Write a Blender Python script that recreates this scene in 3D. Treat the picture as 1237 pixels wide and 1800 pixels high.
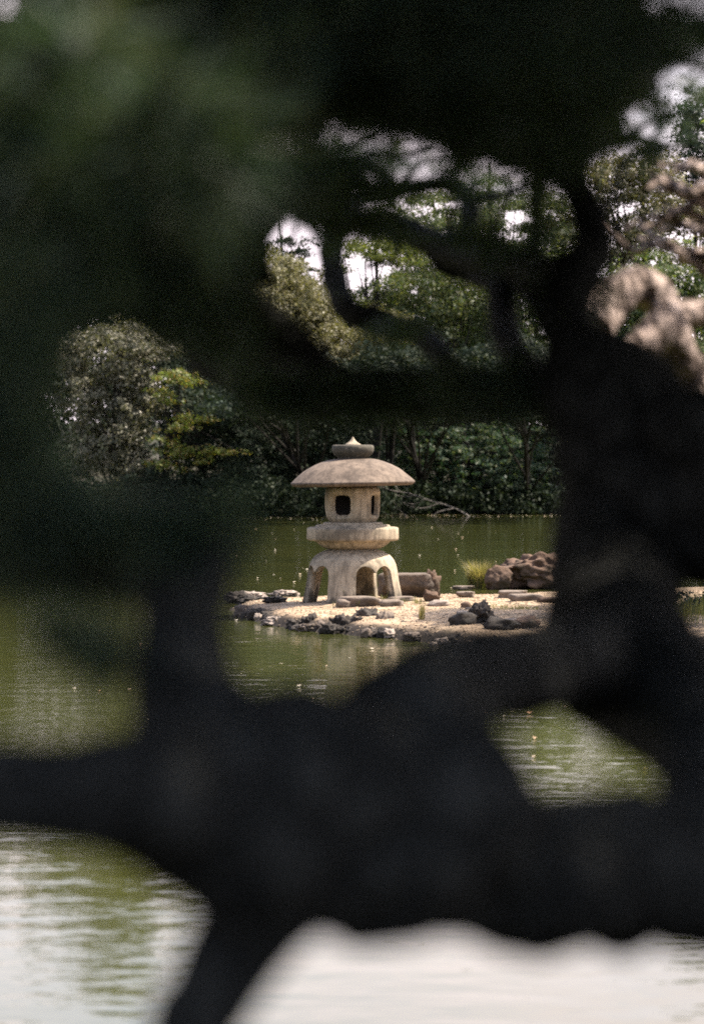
import bpy, math
import numpy as np
from mathutils import Vector, noise as mnoise

sc = bpy.context.scene
for o in list(bpy.data.objects):
    bpy.data.objects.remove(o)
RNG = np.random.default_rng(11)

# ------------------------------------------------------------------ camera, sky, sun, exposure
EYE = 1.95                      # eye height above the water
FPX = 5000.0                    # focal length in pixels of a 1237 x 1800 frame
HORIZON = 810.0
cd = bpy.data.cameras.new("camera")
cam = bpy.data.objects.new("camera", cd)
sc.collection.objects.link(cam)
cam.location = (0, 0, EYE)
PITCH = math.atan((900 - HORIZON) / FPX)
cam.rotation_euler = (math.pi / 2 - PITCH, 0, 0)
cd.sensor_fit = 'VERTICAL'
cd.sensor_height = 36.0
cd.lens = 36.0 * FPX / 1800.0
cd.clip_start = 0.05
cd.clip_end = 3000
cd.dof.use_dof = True
cd.dof.focus_distance = 35.2
cd.dof.aperture_fstop = 2.6
sc.camera = cam

SUN_EL, SUN_AZ = math.radians(57), math.radians(78)      # azimuth from +Y towards +X
w = bpy.data.worlds.new("World")
sc.world = w
w.use_nodes = True
wn, wl = w.node_tree.nodes, w.node_tree.links
wn.clear()
sky = wn.new("ShaderNodeTexSky")
sky.sky_type = 'NISHITA'
sky.sun_disc = False
sky.sun_elevation = SUN_EL
sky.sun_rotation = SUN_AZ
sky.air_density = 1.0
sky.dust_density = 3.0
sky.ozone_density = 1.0
bgn = wn.new("ShaderNodeBackground")
bgn.inputs["Strength"].default_value = 0.15
wo = wn.new("ShaderNodeOutputWorld")
# a broken layer of bright summer cloud at one height all round: thicker towards the horizon, as seen along the layer
tcw = wn.new("ShaderNodeTexCoord")
sep = wn.new("ShaderNodeSeparateXYZ")
wl.new(tcw.outputs["Generated"], sep.inputs[0])


def wmath(op, a, b=None):
    m = wn.new("ShaderNodeMath")
    m.operation = op
    for i_, v_ in enumerate((a, b)):
        if v_ is None:
            continue
        if hasattr(v_, "is_output"):
            wl.new(v_, m.inputs[i_])
        else:
            m.inputs[i_].default_value = v_
    return m.outputs[0]


zc_ = wmath('ADD', wmath('MAXIMUM', sep.outputs[2], 0.0), 0.16)
cmb = wn.new("ShaderNodeCombineXYZ")
wl.new(wmath('DIVIDE', sep.outputs[0], zc_), cmb.inputs[0])
wl.new(wmath('DIVIDE', sep.outputs[1], zc_), cmb.inputs[1])
cn = wn.new("ShaderNodeTexNoise")
cn.inputs["Scale"].default_value = 1.1
cn.inputs["Detail"].default_value = 7
cn.inputs["Roughness"].default_value = 0.58
wl.new(cmb.outputs[0], cn.inputs["Vector"])
thick = wmath('ADD', cn.outputs["Fac"], wmath('DIVIDE', 0.12, zc_))
cover = wn.new("ShaderNodeMapRange")
cover.inputs[1].default_value = 0.62
cover.inputs[2].default_value = 0.92
wl.new(thick, cover.inputs[0])
cmix = wn.new("ShaderNodeMix")
cmix.data_type = 'RGBA'
wl.new(cover.outputs[0], cmix.inputs[0])
wl.new(sky.outputs[0], cmix.inputs[6])
cmix.inputs[7].default_value = (5.8, 5.05, 5.4, 1)
wl.new(cmix.outputs[2], bgn.inputs[0])
wl.new(bgn.outputs[0], wo.inputs[0])

sd = bpy.data.lights.new("sun", 'SUN')
sun = bpy.data.objects.new("sun", sd)
sc.collection.objects.link(sun)
sd.energy = 5.0
sd.angle = math.radians(0.53)
sd.color = (1.0, 0.89, 0.76)
SUN_DIR = Vector((math.sin(SUN_AZ) * math.cos(SUN_EL), math.cos(SUN_AZ) * math.cos(SUN_EL), math.sin(SUN_EL)))
sun.rotation_euler = SUN_DIR.to_track_quat('Z', 'Y').to_euler()

sc.view_settings.view_transform = 'Standard'
sc.view_settings.look = 'None'
sc.view_settings.gamma = 1.0
sc.view_settings.use_curve_mapping = False
sc.view_settings.exposure = 1.4
sc.render.engine = 'CYCLES'
sc.cycles.use_denoising = False
sc.cycles.use_adaptive_sampling = False
sc.cycles.filter_width = 1.8
sc.cycles.sample_clamp_indirect = 4.0
sc.cycles.max_bounces = 6
sc.cycles.transparent_max_bounces = 4
sc.cycles.caustics_reflective = False
sc.cycles.caustics_refractive = False


# ------------------------------------------------------------------ helpers
def P(px, py, d):
    """Point seen at pixel (px, py) of the 1237 x 1800 frame, d metres along the view."""
    cx, cy = (px - 618.5) / FPX * d, (900 - py) / FPX * d
    c, s = math.cos(PITCH), math.sin(PITCH)
    return np.array([cx, d * c + cy * s, EYE - d * s + cy * c])


def PW(px, py):
    """Point of the water surface seen at a pixel."""
    a = P(px, py, 1.0) - np.array([0, 0, EYE])
    return np.array([0, 0, EYE]) + a * (EYE / -a[2])


def link(o, parent=None):
    sc.collection.objects.link(o)
    if parent is not None:
        o.parent = parent
    return o


def mesh_np(name, v, f, mat, smooth=False):
    """v: n x 3, f: m x k faces all of the same corner count (or a list of such arrays)."""
    fs = f if isinstance(f, list) and not isinstance(f[0][0], int) else [f]
    fs = [np.asarray(a, dtype=np.int32) for a in fs if len(a)]
    me = bpy.data.meshes.new(name)
    v = np.asarray(v, dtype=np.float32)
    me.vertices.add(len(v))
    me.vertices.foreach_set("co", v.ravel())
    nl = sum(a.size for a in fs)
    nf = sum(len(a) for a in fs)
    me.loops.add(nl)
    me.loops.foreach_set("vertex_index", np.concatenate([a.ravel() for a in fs]))
    me.polygons.add(nf)
    tot = np.concatenate([np.full(len(a), a.shape[1], np.int32) for a in fs])
    start = np.concatenate([[0], np.cumsum(tot)[:-1]]).astype(np.int32)
    me.polygons.foreach_set("loop_start", start)
    me.update(calc_edges=True)
    me.validate()
    if smooth:
        me.polygons.foreach_set("use_smooth", np.ones(nf, bool))
    me.materials.append(mat)
    return me


def obj(name, v, f, mat, parent=None, smooth=False):
    v = np.asarray(v, dtype=float)
    if parent is not None:
        v = v - np.array(parent.matrix_world.translation if False else parent.location)
    return link(bpy.data.objects.new(name, mesh_np(name, v, f, mat, smooth)), parent)


def empty(name, loc, label, cat, group=None):
    o = bpy.data.objects.new(name, None)
    o.empty_display_size = 0.2
    o.location = tuple(float(a) for a in loc)
    sc.collection.objects.link(o)
    return tag(o, label, cat, group)


def tag(o, label=None, cat=None, group=None, kind=None):
    if label:
        o["label"] = label
    if cat:
        o["category"] = cat
    if group:
        o["group"] = group
    if kind:
        o["kind"] = kind
    return o


class Geo:
    def __init__(self):
        self.v, self.q, self.t, self.n = [], [], [], 0

    def add(self, v, q=None, t=None):
        v = np.asarray(v, float).reshape(-1, 3)
        if q is not None and len(q):
            self.q.append(np.asarray(q, np.int64) + self.n)
        if t is not None and len(t):
            self.t.append(np.asarray(t, np.int64) + self.n)
        self.v.append(v)
        self.n += len(v)

    def build(self, name, mat, parent=None, smooth=False):
        fs = []
        if self.q:
            fs.append(np.concatenate(self.q))
        if self.t:
            fs.append(np.concatenate(self.t))
        return obj(name, np.concatenate(self.v), fs, mat, parent, smooth)


def vnoise(pts, scale, seed=0.0, octaves=3):
    out = np.empty(len(pts))
    for i, p in enumerate(pts):
        out[i] = mnoise.fractal((p[0] * scale + seed, p[1] * scale - seed * 0.7, p[2] * scale + seed * 1.3), 1.0, 2.0, octaves)
    return out


def catmull(pts, n):
    """pts: k x m control rows -> n sampled rows."""
    p = np.asarray(pts, float)
    k = len(p)
    if k == 2:
        t = np.linspace(0, 1, n)[:, None]
        return p[0] * (1 - t) + p[1] * t
    e = np.vstack([2 * p[0] - p[1], p, 2 * p[-1] - p[-2]])
    t = np.linspace(0, k - 1 - 1e-9, n)
    i = t.astype(int)
    u = (t - i)[:, None]
    a, b, c, d = e[i], e[i + 1], e[i + 2], e[i + 3]
    return 0.5 * (2 * b + (c - a) * u + (2 * a - 5 * b + 4 * c - d) * u ** 2 + (3 * b - a - 3 * c + d) * u ** 3)


def tube(path, rad, seg=10, bump=0.0, bscale=8.0, seed=0.0, squash=None):
    path = np.asarray(path, float)
    n = len(path)
    tan = np.gradient(path, axis=0)
    tan /= np.linalg.norm(tan, axis=1)[:, None] + 1e-9
    up = np.array([0.13, 0.31, 0.94])
    if abs(tan[:, 2]).mean() > 0.85:
        up = np.array([0.1, 0.95, 0.2])
    a = np.cross(tan, up)
    a /= np.linalg.norm(a, axis=1)[:, None] + 1e-9
    b = np.cross(a, tan)
    th = np.linspace(0, 2 * math.pi, seg, endpoint=False)
    ring = a[:, None, :] * np.cos(th)[None, :, None] + b[:, None, :] * np.sin(th)[None, :, None]
    r = np.asarray(rad, float)[:, None] * np.ones((1, seg))
    if bump:
        base = (path[:, None, :] + ring * r[:, :, None]).reshape(-1, 3)
        r = r * (1 + bump * vnoise(base, bscale, seed, 4).reshape(n, seg))
    v = (path[:, None, :] + ring * r[:, :, None]).reshape(-1, 3)
    i, j = np.meshgrid(np.arange(n - 1), np.arange(seg), indexing='ij')
    j2 = (j + 1) % seg
    q = np.stack([i * seg + j, i * seg + j2, (i + 1) * seg + j2, (i + 1) * seg + j], -1).reshape(-1, 4)
    v = np.vstack([v, path[0], path[-1]])
    k = n * seg
    j = np.arange(seg)
    t = np.concatenate([np.stack([np.full(seg, k), (j + 1) % seg, j], 1),
                        np.stack([np.full(seg, k + 1), (n - 1) * seg + j, (n - 1) * seg + (j + 1) % seg], 1)])
    return v, q, t


def lathe(prof, seg=72, wob=0.0, seed=0.0):
    """prof: rows (r, z) from the top axis to the bottom axis."""
    prof = np.asarray(prof, float)
    n = len(prof)
    th = np.linspace(0, 2 * math.pi, seg, endpoint=False)
    r = prof[:, 0][:, None] * np.ones((1, seg))
    v = np.stack([r * np.cos(th), r * np.sin(th), prof[:, 1][:, None] * np.ones((1, seg))], -1).reshape(-1, 3)
    if wob:
        v = v * (1 + wob * vnoise(v, 4.0, seed, 3))[:, None] * np.array([1, 1, 0]) + v * np.array([0, 0, 1])
    i, j = np.meshgrid(np.arange(n - 1), np.arange(seg), indexing='ij')
    j2 = (j + 1) % seg
    q = np.stack([i * seg + j, (i + 1) * seg + j, (i + 1) * seg + j2, i * seg + j2], -1).reshape(-1, 4)
    return v, q


# ------------------------------------------------------------------ materials
def material(name):
    m = bpy.data.materials.new(name)
    m.use_nodes = True
    nt = m.node_tree
    return m, nt.nodes, nt.links, nt.nodes["Principled BSDF"], nt.nodes["Material Output"]


def coords(n, l, scale=(1, 1, 1)):
    tc = n.new("ShaderNodeTexCoord")
    mp = n.new("ShaderNodeMapping")
    mp.inputs["Scale"].default_value = scale
    l.new(tc.outputs["Object"], mp.inputs["Vector"])
    return mp.outputs[0]


def noise_n(n, l, vec, scale, detail=6, rough=0.6):
    t = n.new("ShaderNodeTexNoise")
    t.inputs["Scale"].default_value = scale
    t.inputs["Detail"].default_value = detail
    t.inputs["Roughness"].default_value = rough
    l.new(vec, t.inputs["Vector"])
    return t.outputs["Fac"]


def ramp(n, l, fac, stops):
    r = n.new("ShaderNodeValToRGB")
    e = r.color_ramp.elements
    while len(e) < len(stops):
        e.new(0.5)
    for k, (p, c) in zip(e, stops):
        k.position = p
        k.color = (c, c, c, 1) if isinstance(c, (int, float)) else (*c, 1)
    l.new(fac, r.inputs[0])
    return r.outputs[0]


def mix(n, l, fac, a, b, mode='MIX'):
    m = n.new("ShaderNodeMix")
    m.data_type = 'RGBA'
    m.blend_type = mode
    for sock, v in ((m.inputs[0], fac), (m.inputs[6], a), (m.inputs[7], b)):
        if hasattr(v, "is_output"):
            l.new(v, sock)
        elif isinstance(v, (int, float)):
            sock.default_value = v
        else:
            sock.default_value = (*v, 1)
    return m.outputs[2]


def bump_n(n, l, h, strength, dist, prev=None):
    b = n.new("ShaderNodeBump")
    b.inputs["Strength"].default_value = strength
    b.inputs["Distance"].default_value = dist
    l.new(h, b.inputs["Height"])
    if prev is not None:
        l.new(prev, b.inputs["Normal"])
    return b.outputs[0]


def stone_mat(name, light, dark, stain, sc1=6.0, bdist=0.004, stain_lo=0.52, moss=None, streak=0.0):
    m, n, l, b, o = material(name)
    v = coords(n, l)
    a = noise_n(n, l, v, sc1, 8, 0.65)
    g = noise_n(n, l, v, sc1 * 22, 3, 0.6)
    st = noise_n(n, l, v, sc1 * 0.45, 5, 0.6)
    c = mix(n, l, ramp(n, l, a, [(0.3, 0.0), (0.7, 1.0)]), dark, light)
    c = mix(n, l, ramp(n, l, g, [(0.35, 0.55), (0.6, 0.0)]), c, dark)
    c = mix(n, l, ramp(n, l, st, [(stain_lo, 0.0), (stain_lo + 0.12, 0.8)]), c, stain)
    if streak:
        sk = noise_n(n, l, coords(n, l, (1, 1, 0.13)), 16.0, 5, 0.6)
        c = mix(n, l, ramp(n, l, sk, [(0.46, 0.0), (0.62, streak)]), c, stain)
        lc = noise_n(n, l, v, 13.0, 6, 0.75)
        c = mix(n, l, ramp(n, l, lc, [(0.53, 0.0), (0.60, streak * 0.8)]), c, tuple(x * 0.55 for x in dark))
        c = mix(n, l, ramp(n, l, lc, [(0.33, streak * 0.6), (0.42, 0.0)]), c, tuple(min(x * 1.25, 0.5) for x in light))
    if moss:
        ms = noise_n(n, l, v, sc1 * 0.8, 6, 0.7)
        c = mix(n, l, ramp(n, l, ms, [(0.54, 0.0), (0.64, 0.8)]), c, moss)
    l.new(c, b.inputs["Base Color"])
    b.inputs["Roughness"].default_value = 0.9
    b.inputs["Specular IOR Level"].default_value = 0.25
    hh = bump_n(n, l, g, 0.5, bdist)
    l.new(bump_n(n, l, a, 0.6, bdist * 4, hh), b.inputs["Normal"])
    return m


def leaf_mat(name, c1, c2, c3=None, rough=0.45, trans=0.35, spec=0.4):
    m, n, l, b, o = material(name)
    g = n.new("ShaderNodeNewGeometry")
    stops = [(0.0, c1), (0.8, c2)] if c3 is None else [(0.0, c1), (0.55, c2), (1.0, c3)]
    c = ramp(n, l, g.outputs["Random Per Island"], stops)
    l.new(c, b.inputs["Base Color"])
    b.inputs["Roughness"].default_value = rough
    b.inputs["Specular IOR Level"].default_value = spec
    tr = n.new("ShaderNodeBsdfTranslucent")
    br = mix(n, l, 1.0, c, (1.15, 1.25, 0.55), 'MULTIPLY')
    l.new(br, tr.inputs[0])
    ms = n.new("ShaderNodeMixShader")
    ms.inputs[0].default_value = trans
    l.new(b.outputs[0], ms.inputs[1])
    l.new(tr.outputs[0], ms.inputs[2])
    l.new(ms.outputs[0], o.inputs["Surface"])
    return m


def bark_mat(name, light, dark, scale=9.0, bdist=0.012):
    m, n, l, b, o = material(name)
    v = coords(n, l, (1, 1, 0.6))
    vo = n.new("ShaderNodeTexVoronoi")
    vo.feature = 'DISTANCE_TO_EDGE'
    vo.inputs["Scale"].default_value = scale * 2.2
    wv = noise_n(n, l, v, scale * 1.5, 4)
    ad = n.new("ShaderNodeVectorMath")
    ad.operation = 'MULTIPLY_ADD'
    ad.inputs[1].default_value = (1, 1, 1)
    l.new(v, ad.inputs[0])
    sc_ = n.new("ShaderNodeMath")
    sc_.operation = 'MULTIPLY'
    sc_.inputs[1].default_value = 0.08
    l.new(wv, sc_.inputs[0])
    l.new(sc_.outputs[0], ad.inputs[2])
    l.new(ad.outputs[0], vo.inputs["Vector"])
    cr = ramp(n, l, vo.outputs["Distance"], [(0.0, 0.0), (0.18, 1.0)])
    a = noise_n(n, l, v, scale, 8, 0.7)
    c = mix(n, l, ramp(n, l, a, [(0.3, 0.0), (0.7, 1.0)]), dark, light)
    c = mix(n, l, cr, tuple(x * 0.5 for x in dark), c)
    l.new(c, b.inputs["Base Color"])
    b.inputs["Roughness"].default_value = 0.95
    b.inputs["Specular IOR Level"].default_value = 0.1
    n1 = bump_n(n, l, cr, 0.8, bdist)
    l.new(bump_n(n, l, a, 0.7, bdist, n1), b.inputs["Normal"])
    return m


def plain_mat(name, c1, c2, scale=4.0, rough=0.95, bdist=0.02):
    m, n, l, b, o = material(name)
    v = coords(n, l)
    a = noise_n(n, l, v, scale, 8, 0.65)
    g = noise_n(n, l, v, scale * 9, 4, 0.6)
    c = mix(n, l, ramp(n, l, a, [(0.35, 0.0), (0.65, 1.0)]), c1, c2)
    c = mix(n, l, ramp(n, l, g, [(0.3, 0.5), (0.6, 0.0)]), c, tuple(x * 0.6 for x in c1))
    l.new(c, b.inputs["Base Color"])
    b.inputs["Roughness"].default_value = rough
    b.inputs["Specular IOR Level"].default_value = 0.2
    l.new(bump_n(n, l, g, 0.6, bdist), b.inputs["Normal"])
    return m


def water_mat():
    m, n, l, b, o = material("pond_water")
    v = coords(n, l)
    a = noise_n(n, l, v, 0.35, 4)
    c = mix(n, l, ramp(n, l, a, [(0.3, 0.0), (0.7, 1.0)]), (0.034, 0.039, 0.011), (0.048, 0.051, 0.014))
    l.new(c, b.inputs["Base Color"])
    b.inputs["Roughness"].default_value = 0.03
    b.inputs["IOR"].default_value = 1.34
    v2 = coords(n, l, (0.55, 1.0, 1.0))
    w1 = noise_n(n, l, v2, 3.2, 2, 0.5)
    w2 = noise_n(n, l, v2, 11.0, 2, 0.5)
    w3 = noise_n(n, l, coords(n, l, (0.3, 1, 1)), 0.5, 2, 0.5)
    calm = ramp(n, l, w3, [(0.35, 0.35), (0.65, 1.0)])
    hh = mix(n, l, 1.0, w1, calm, 'MULTIPLY')
    n1 = bump_n(n, l, hh, 1.0, 0.009)
    n2 = bump_n(n, l, w2, 1.0, 0.0018, n1)
    l.new(n2, b.inputs["Normal"])
    return m


M = {}
M['lantern'] = stone_mat("lantern_granite", (0.45, 0.38, 0.28), (0.32, 0.265, 0.19), (0.09, 0.078, 0.06), 5.0, 0.003, 0.52, streak=0.55)
def damp_feet(m):
    """Irregular dark water stains creeping up the feet of the legs."""
    nt = m.node_tree
    n, l = nt.nodes, nt.links
    b = n["Principled BSDF"]
    src = b.inputs["Base Color"].links[0].from_socket
    v = coords(n, l, (1, 1, 0.35))
    a = noise_n(n, l, v, 7.0, 4, 0.6)
    tc = n.new("ShaderNodeTexCoord")
    sp = n.new("ShaderNodeSeparateXYZ")
    l.new(tc.outputs["Object"], sp.inputs[0])
    mr = n.new("ShaderNodeMapRange")
    mr.inputs[1].default_value, mr.inputs[2].default_value = 0.30, 0.0
    mr.inputs[3].default_value, mr.inputs[4].default_value = 0.0, 0.36
    l.new(sp.outputs[2], mr.inputs[0])
    ad = n.new("ShaderNodeMath")
    l.new(a, ad.inputs[0])
    l.new(mr.outputs[0], ad.inputs[1])
    l.new(mix(n, l, ramp(n, l, ad.outputs[0], [(0.70, 0.0), (0.80, 0.85)]), src, (0.05, 0.045, 0.035)), b.inputs["Base Color"])


M['leg_stone'] = M['lantern'].copy()
damp_feet(M['leg_stone'])
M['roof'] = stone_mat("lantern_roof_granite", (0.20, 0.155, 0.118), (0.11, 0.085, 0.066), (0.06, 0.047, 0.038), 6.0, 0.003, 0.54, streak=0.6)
M['cap'] = stone_mat("mossy_granite", (0.36, 0.31, 0.24), (0.18, 0.155, 0.12), (0.035, 0.035, 0.028), 4.0, 0.003, 0.40, streak=0.6)
M['rock'] = stone_mat("weathered_rock", (0.30, 0.24, 0.19), (0.11, 0.09, 0.075), (0.04, 0.035, 0.03), 5.0, 0.008, 0.50)
M['brown_rock'] = stone_mat("brown_rock", (0.18, 0.115, 0.078), (0.072, 0.048, 0.035), (0.03, 0.026, 0.018), 5.0, 0.014, 0.48)
M['dark_rock'] = stone_mat("dark_lava_rock", (0.10, 0.085, 0.072), (0.032, 0.028, 0.025), (0.018, 0.017, 0.015), 9.0, 0.016, 0.48)
M['block_rock'] = stone_mat("dark_block_rock", (0.20, 0.16, 0.13), (0.075, 0.06, 0.05), (0.03, 0.027, 0.023), 6.0, 0.012, 0.5)
M['pale_rock'] = stone_mat("pale_rock", (0.38, 0.32, 0.27), (0.19, 0.155, 0.13), (0.08, 0.07, 0.06), 7.0, 0.006, 0.58)
M['chamber_shade'] = plain_mat("shade_dark_stone", (0.035, 0.032, 0.028), (0.05, 0.045, 0.04), 6.0, 0.95, 0.004)  # shade inside the fire box put into the colour
M['sand'] = plain_mat("gravelly_sand", (0.33, 0.265, 0.215), (0.24, 0.185, 0.145), 3.0, 0.95, 0.012)
M['spit'] = plain_mat("wet_edged_sand", (0.39, 0.295, 0.20), (0.27, 0.195, 0.128), 2.2, 0.95, 0.012)


def wet_edge(m):
    """Dark mud where the ground meets the water."""
    n, l = m.node_tree.nodes, m.node_tree.links
    b = n["Principled BSDF"]
    src = b.inputs["Base Color"].links[0].from_socket
    a = noise_n(n, l, coords(n, l), 6.0, 5, 0.65)
    tc = n.new("ShaderNodeTexCoord")
    sp = n.new("ShaderNodeSeparateXYZ")
    l.new(tc.outputs["Object"], sp.inputs[0])
    ma = n.new("ShaderNodeMath")
    ma.operation = 'MULTIPLY_ADD'
    ma.inputs[1].default_value = 0.10
    l.new(a, ma.inputs[0])
    l.new(sp.outputs[2], ma.inputs[2])
    pt_ = noise_n(n, l, coords(n, l, (1, 1, 1)), 3.2, 6, 0.7)
    src = mix(n, l, ramp(n, l, pt_, [(0.54, 0.0), (0.62, 0.75)]), src, (0.10, 0.085, 0.05))
    l.new(mix(n, l, ramp(n, l, ma.outputs[0], [(0.150, 1.0), (0.195, 0.0)]), src, (0.040, 0.032, 0.025)), b.inputs["Base Color"])


wet_edge(M['spit'])
M['pebble'] = stone_mat("pebble", (0.40, 0.31, 0.215), (0.25, 0.185, 0.125), (0.13, 0.10, 0.07), 9.0, 0.002)
M['soil'] = plain_mat("dark_soil", (0.045, 0.038, 0.028), (0.03, 0.034, 0.018), 0.6, 1.0, 0.05)  # soil dark in its own colour
M['water'] = water_mat()
M['bark'] = bark_mat("pine_bark", (0.054, 0.055, 0.051), (0.038, 0.040, 0.038))
M['pale_bark'] = bark_mat("weathered_pine_bark", (0.50, 0.41, 0.365), (0.22, 0.165, 0.14), 6.0, 0.03)
M['far_bark'] = plain_mat("far_bark", (0.016, 0.014, 0.012), (0.030, 0.026, 0.022), 2.0, 0.95, 0.03)
M['twig'] = plain_mat("grey_twig", (0.22, 0.20, 0.185), (0.14, 0.125, 0.115), 4.0, 0.9, 0.005)
M['needle'] = leaf_mat("pine_needle", (0.036, 0.070, 0.056), (0.056, 0.094, 0.066), (0.105, 0.112, 0.052), 0.5, 0.35, 0.25)
M['silver'] = leaf_mat("silvery_leaf", (0.05, 0.058, 0.032), (0.13, 0.125, 0.08), (0.22, 0.20, 0.14), 0.5, 0.3, 0.35)
M['maple'] = leaf_mat("turning_maple_leaf", (0.10, 0.15, 0.03), (0.18, 0.21, 0.045), (0.25, 0.16, 0.045), 0.5, 0.45)
M['green_maple'] = leaf_mat("green_maple_leaf", (0.020, 0.052, 0.032), (0.045, 0.085, 0.045), (0.14, 0.155, 0.075), 0.5, 0.4, 0.3)
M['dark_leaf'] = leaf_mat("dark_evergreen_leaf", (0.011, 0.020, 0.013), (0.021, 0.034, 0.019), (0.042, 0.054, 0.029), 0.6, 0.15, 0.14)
M['dome'] = leaf_mat("clipped_shrub_leaf", (0.085, 0.085, 0.036), (0.145, 0.135, 0.055), (0.20, 0.17, 0.075), 0.45, 0.4, 0.4)
M['lime'] = leaf_mat("sunny_leaf", (0.08, 0.11, 0.024), (0.15, 0.175, 0.035), (0.21, 0.21, 0.05), 0.45, 0.5)
M['mid_leaf'] = leaf_mat("mid_green_leaf", (0.05, 0.085, 0.032), (0.10, 0.135, 0.045), (0.17, 0.175, 0.065), 0.4, 0.5, 0.45)
M['pale_leaf'] = leaf_mat("pale_dry_leaf", (0.08, 0.09, 0.035), (0.15, 0.14, 0.065), (0.21, 0.17, 0.09), 0.4, 0.45, 0.5)
M['far_pine'] = leaf_mat("far_pine_needle", (0.04, 0.07, 0.032), (0.09, 0.115, 0.040), (0.15, 0.145, 0.05), 0.45, 0.5, 0.4)
M['grass'] = leaf_mat("green_grass_blade", (0.07, 0.09, 0.03), (0.13, 0.13, 0.045), (0.22, 0.19, 0.07), 0.55, 0.35, 0.3)
M['dry_grass'] = leaf_mat("dry_grass_blade", (0.12, 0.12, 0.04), (0.26, 0.21, 0.09), (0.38, 0.30, 0.16), 0.55, 0.35, 0.3)
M['litter'] = leaf_mat("fallen_leaf", (0.35, 0.28, 0.18), (0.50, 0.45, 0.36), (0.42, 0.25, 0.14), 0.6, 0.1, 0.3)


# ------------------------------------------------------------------ scatter generators
def unit(v):
    return v / (np.linalg.norm(v, axis=-1, keepdims=True) + 1e-9)


def leaves_geo(c, size, nrm, rng, aspect=0.5):
    """Diamond leaves at centres c, about perpendicular to nrm."""
    k = len(c)
    nrm = unit(nrm)
    r = unit(rng.normal(size=(k, 3)))
    a = unit(np.cross(nrm, r))
    b = np.cross(nrm, a)
    s = size * rng.uniform(0.65, 1.35, k)[:, None]
    v = np.stack([c - a * s * 0.5, c + b * s * aspect * 0.5, c + a * s * 0.5, c - b * s * aspect * 0.5], 1)
    q = np.arange(4 * k).reshape(k, 4)
    return v.reshape(-1, 3), q


def crown_points(blobs, n_each, clump, rng, per=70, shell=0.5, flat=0.6):
    """Leaf centres in clumps through ellipsoids (c, r3): returns centres and outward directions."""
    cs, ns = [], []
    for (c, r), n in zip(blobs, n_each):
        nc = max(4, int(n / per))
        u = unit(rng.normal(size=(nc, 3)))
        rr = np.where(rng.random(nc) < 0.72, rng.uniform(shell + 0.25, 1.05, nc), rng.uniform(0.1, 0.8, nc))[:, None]
        wob = 1 + 0.25 * np.sin(u[:, :1] * 5 + c[0]) * np.cos(u[:, 2:3] * 4 + c[2])
        cc = c + u * rr * r * wob
        k = np.repeat(np.arange(nc), per)
        cs_ = clump * rng.uniform(0.5, 1.4, nc)[k][:, None]
        off = rng.normal(size=(len(k), 3)) * cs_ * np.array([1, 1, flat]) * 0.55
        pt = cc[k] + off
        cs.append(pt)
        ns.append(unit(pt - c) * 0.6 + unit(off) * 0.5 + rng.normal(size=pt.shape) * 0.55 + np.array([0, 0, 0.45]))
    return np.concatenate(cs), np.concatenate(ns)


def px_blobs(d, rows, deep=0.9):
    out = []
    for row in rows:
        px, py, rx, ry = row[:4]
        dd = d + (row[4] if len(row) > 4 else 0)
        k = dd / FPX
        out.append((P(px, py, dd), np.array([rx * k, min(rx * k, 2.5) * deep, ry * k])))
    return out


def far_tree(name, label, cat, d, rows, leaf, size, base_px, group=None, cover=4.5, clump=0.35, per=60, flat=0.6,
             trunk_r=0.16, base_z=0.25, seed=0, lean=0.0, bark='far_bark', limb_r=0.05, aspect=0.55, trunk_top=None, deep=0.9):
    rng = np.random.default_rng(1000 + seed)
    blobs = px_blobs(d, rows, deep)
    bx = (base_px - 618.5) / FPX * d
    base = np.array([bx, max(d, float(far_shore(bx)) + 1.2) if d > 90 else d, base_z])
    root = empty(name, base, label, cat, group)
    n_each = [cover * math.pi * r[0] * r[2] / (size * size * aspect * 0.5) for c, r in blobs]
    pt, nr = crown_points(blobs, n_each, clump, rng, per=per, flat=flat)
    ok = pt[:, 2] > 0.08
    v, q = leaves_geo(pt[ok], size, nr[ok], rng, aspect)
    # trunk up to the mean of the crown, limbs to the blobs
    tops = np.array([c for c, r in blobs])
    top = tops[np.argmax(tops[:, 2])].copy() if trunk_top is None else P(trunk_top[0], trunk_top[1], d)
    mid = (base + top) / 2 + np.array([rng.uniform(-0.4, 0.4) + lean, 0, 0])
    path = catmull([base - [0, 0, 0.4], base * 0.7 + mid * 0.3, mid, top], 24)
    g = Geo()
    g.add(*tube(path, np.linspace(trunk_r, trunk_r * 0.3, 24), 9, 0.12, 1.5, seed))
    g.build("trunk", M[bark], root, True)
    g = Geo()
    for c, r in blobs:
        for kk in range(2):
            f = rng.uniform(0.25, 0.85)
            s = path[int(f * 23)]
            e = c + r * rng.uniform(-0.5, 0.5, 3)
            m = (s + e) / 2 + np.array([rng.uniform(-.3, .3), rng.uniform(-.3, .3), rng.uniform(-0.1, 0.35)])
            g.add(*tube(catmull([s, m, e], 9), np.linspace(limb_r, 0.012, 9), 6))
    g.build("limb", M[bark], root, True)
    obj("crown", v, q, M[leaf], root)
    return root


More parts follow.
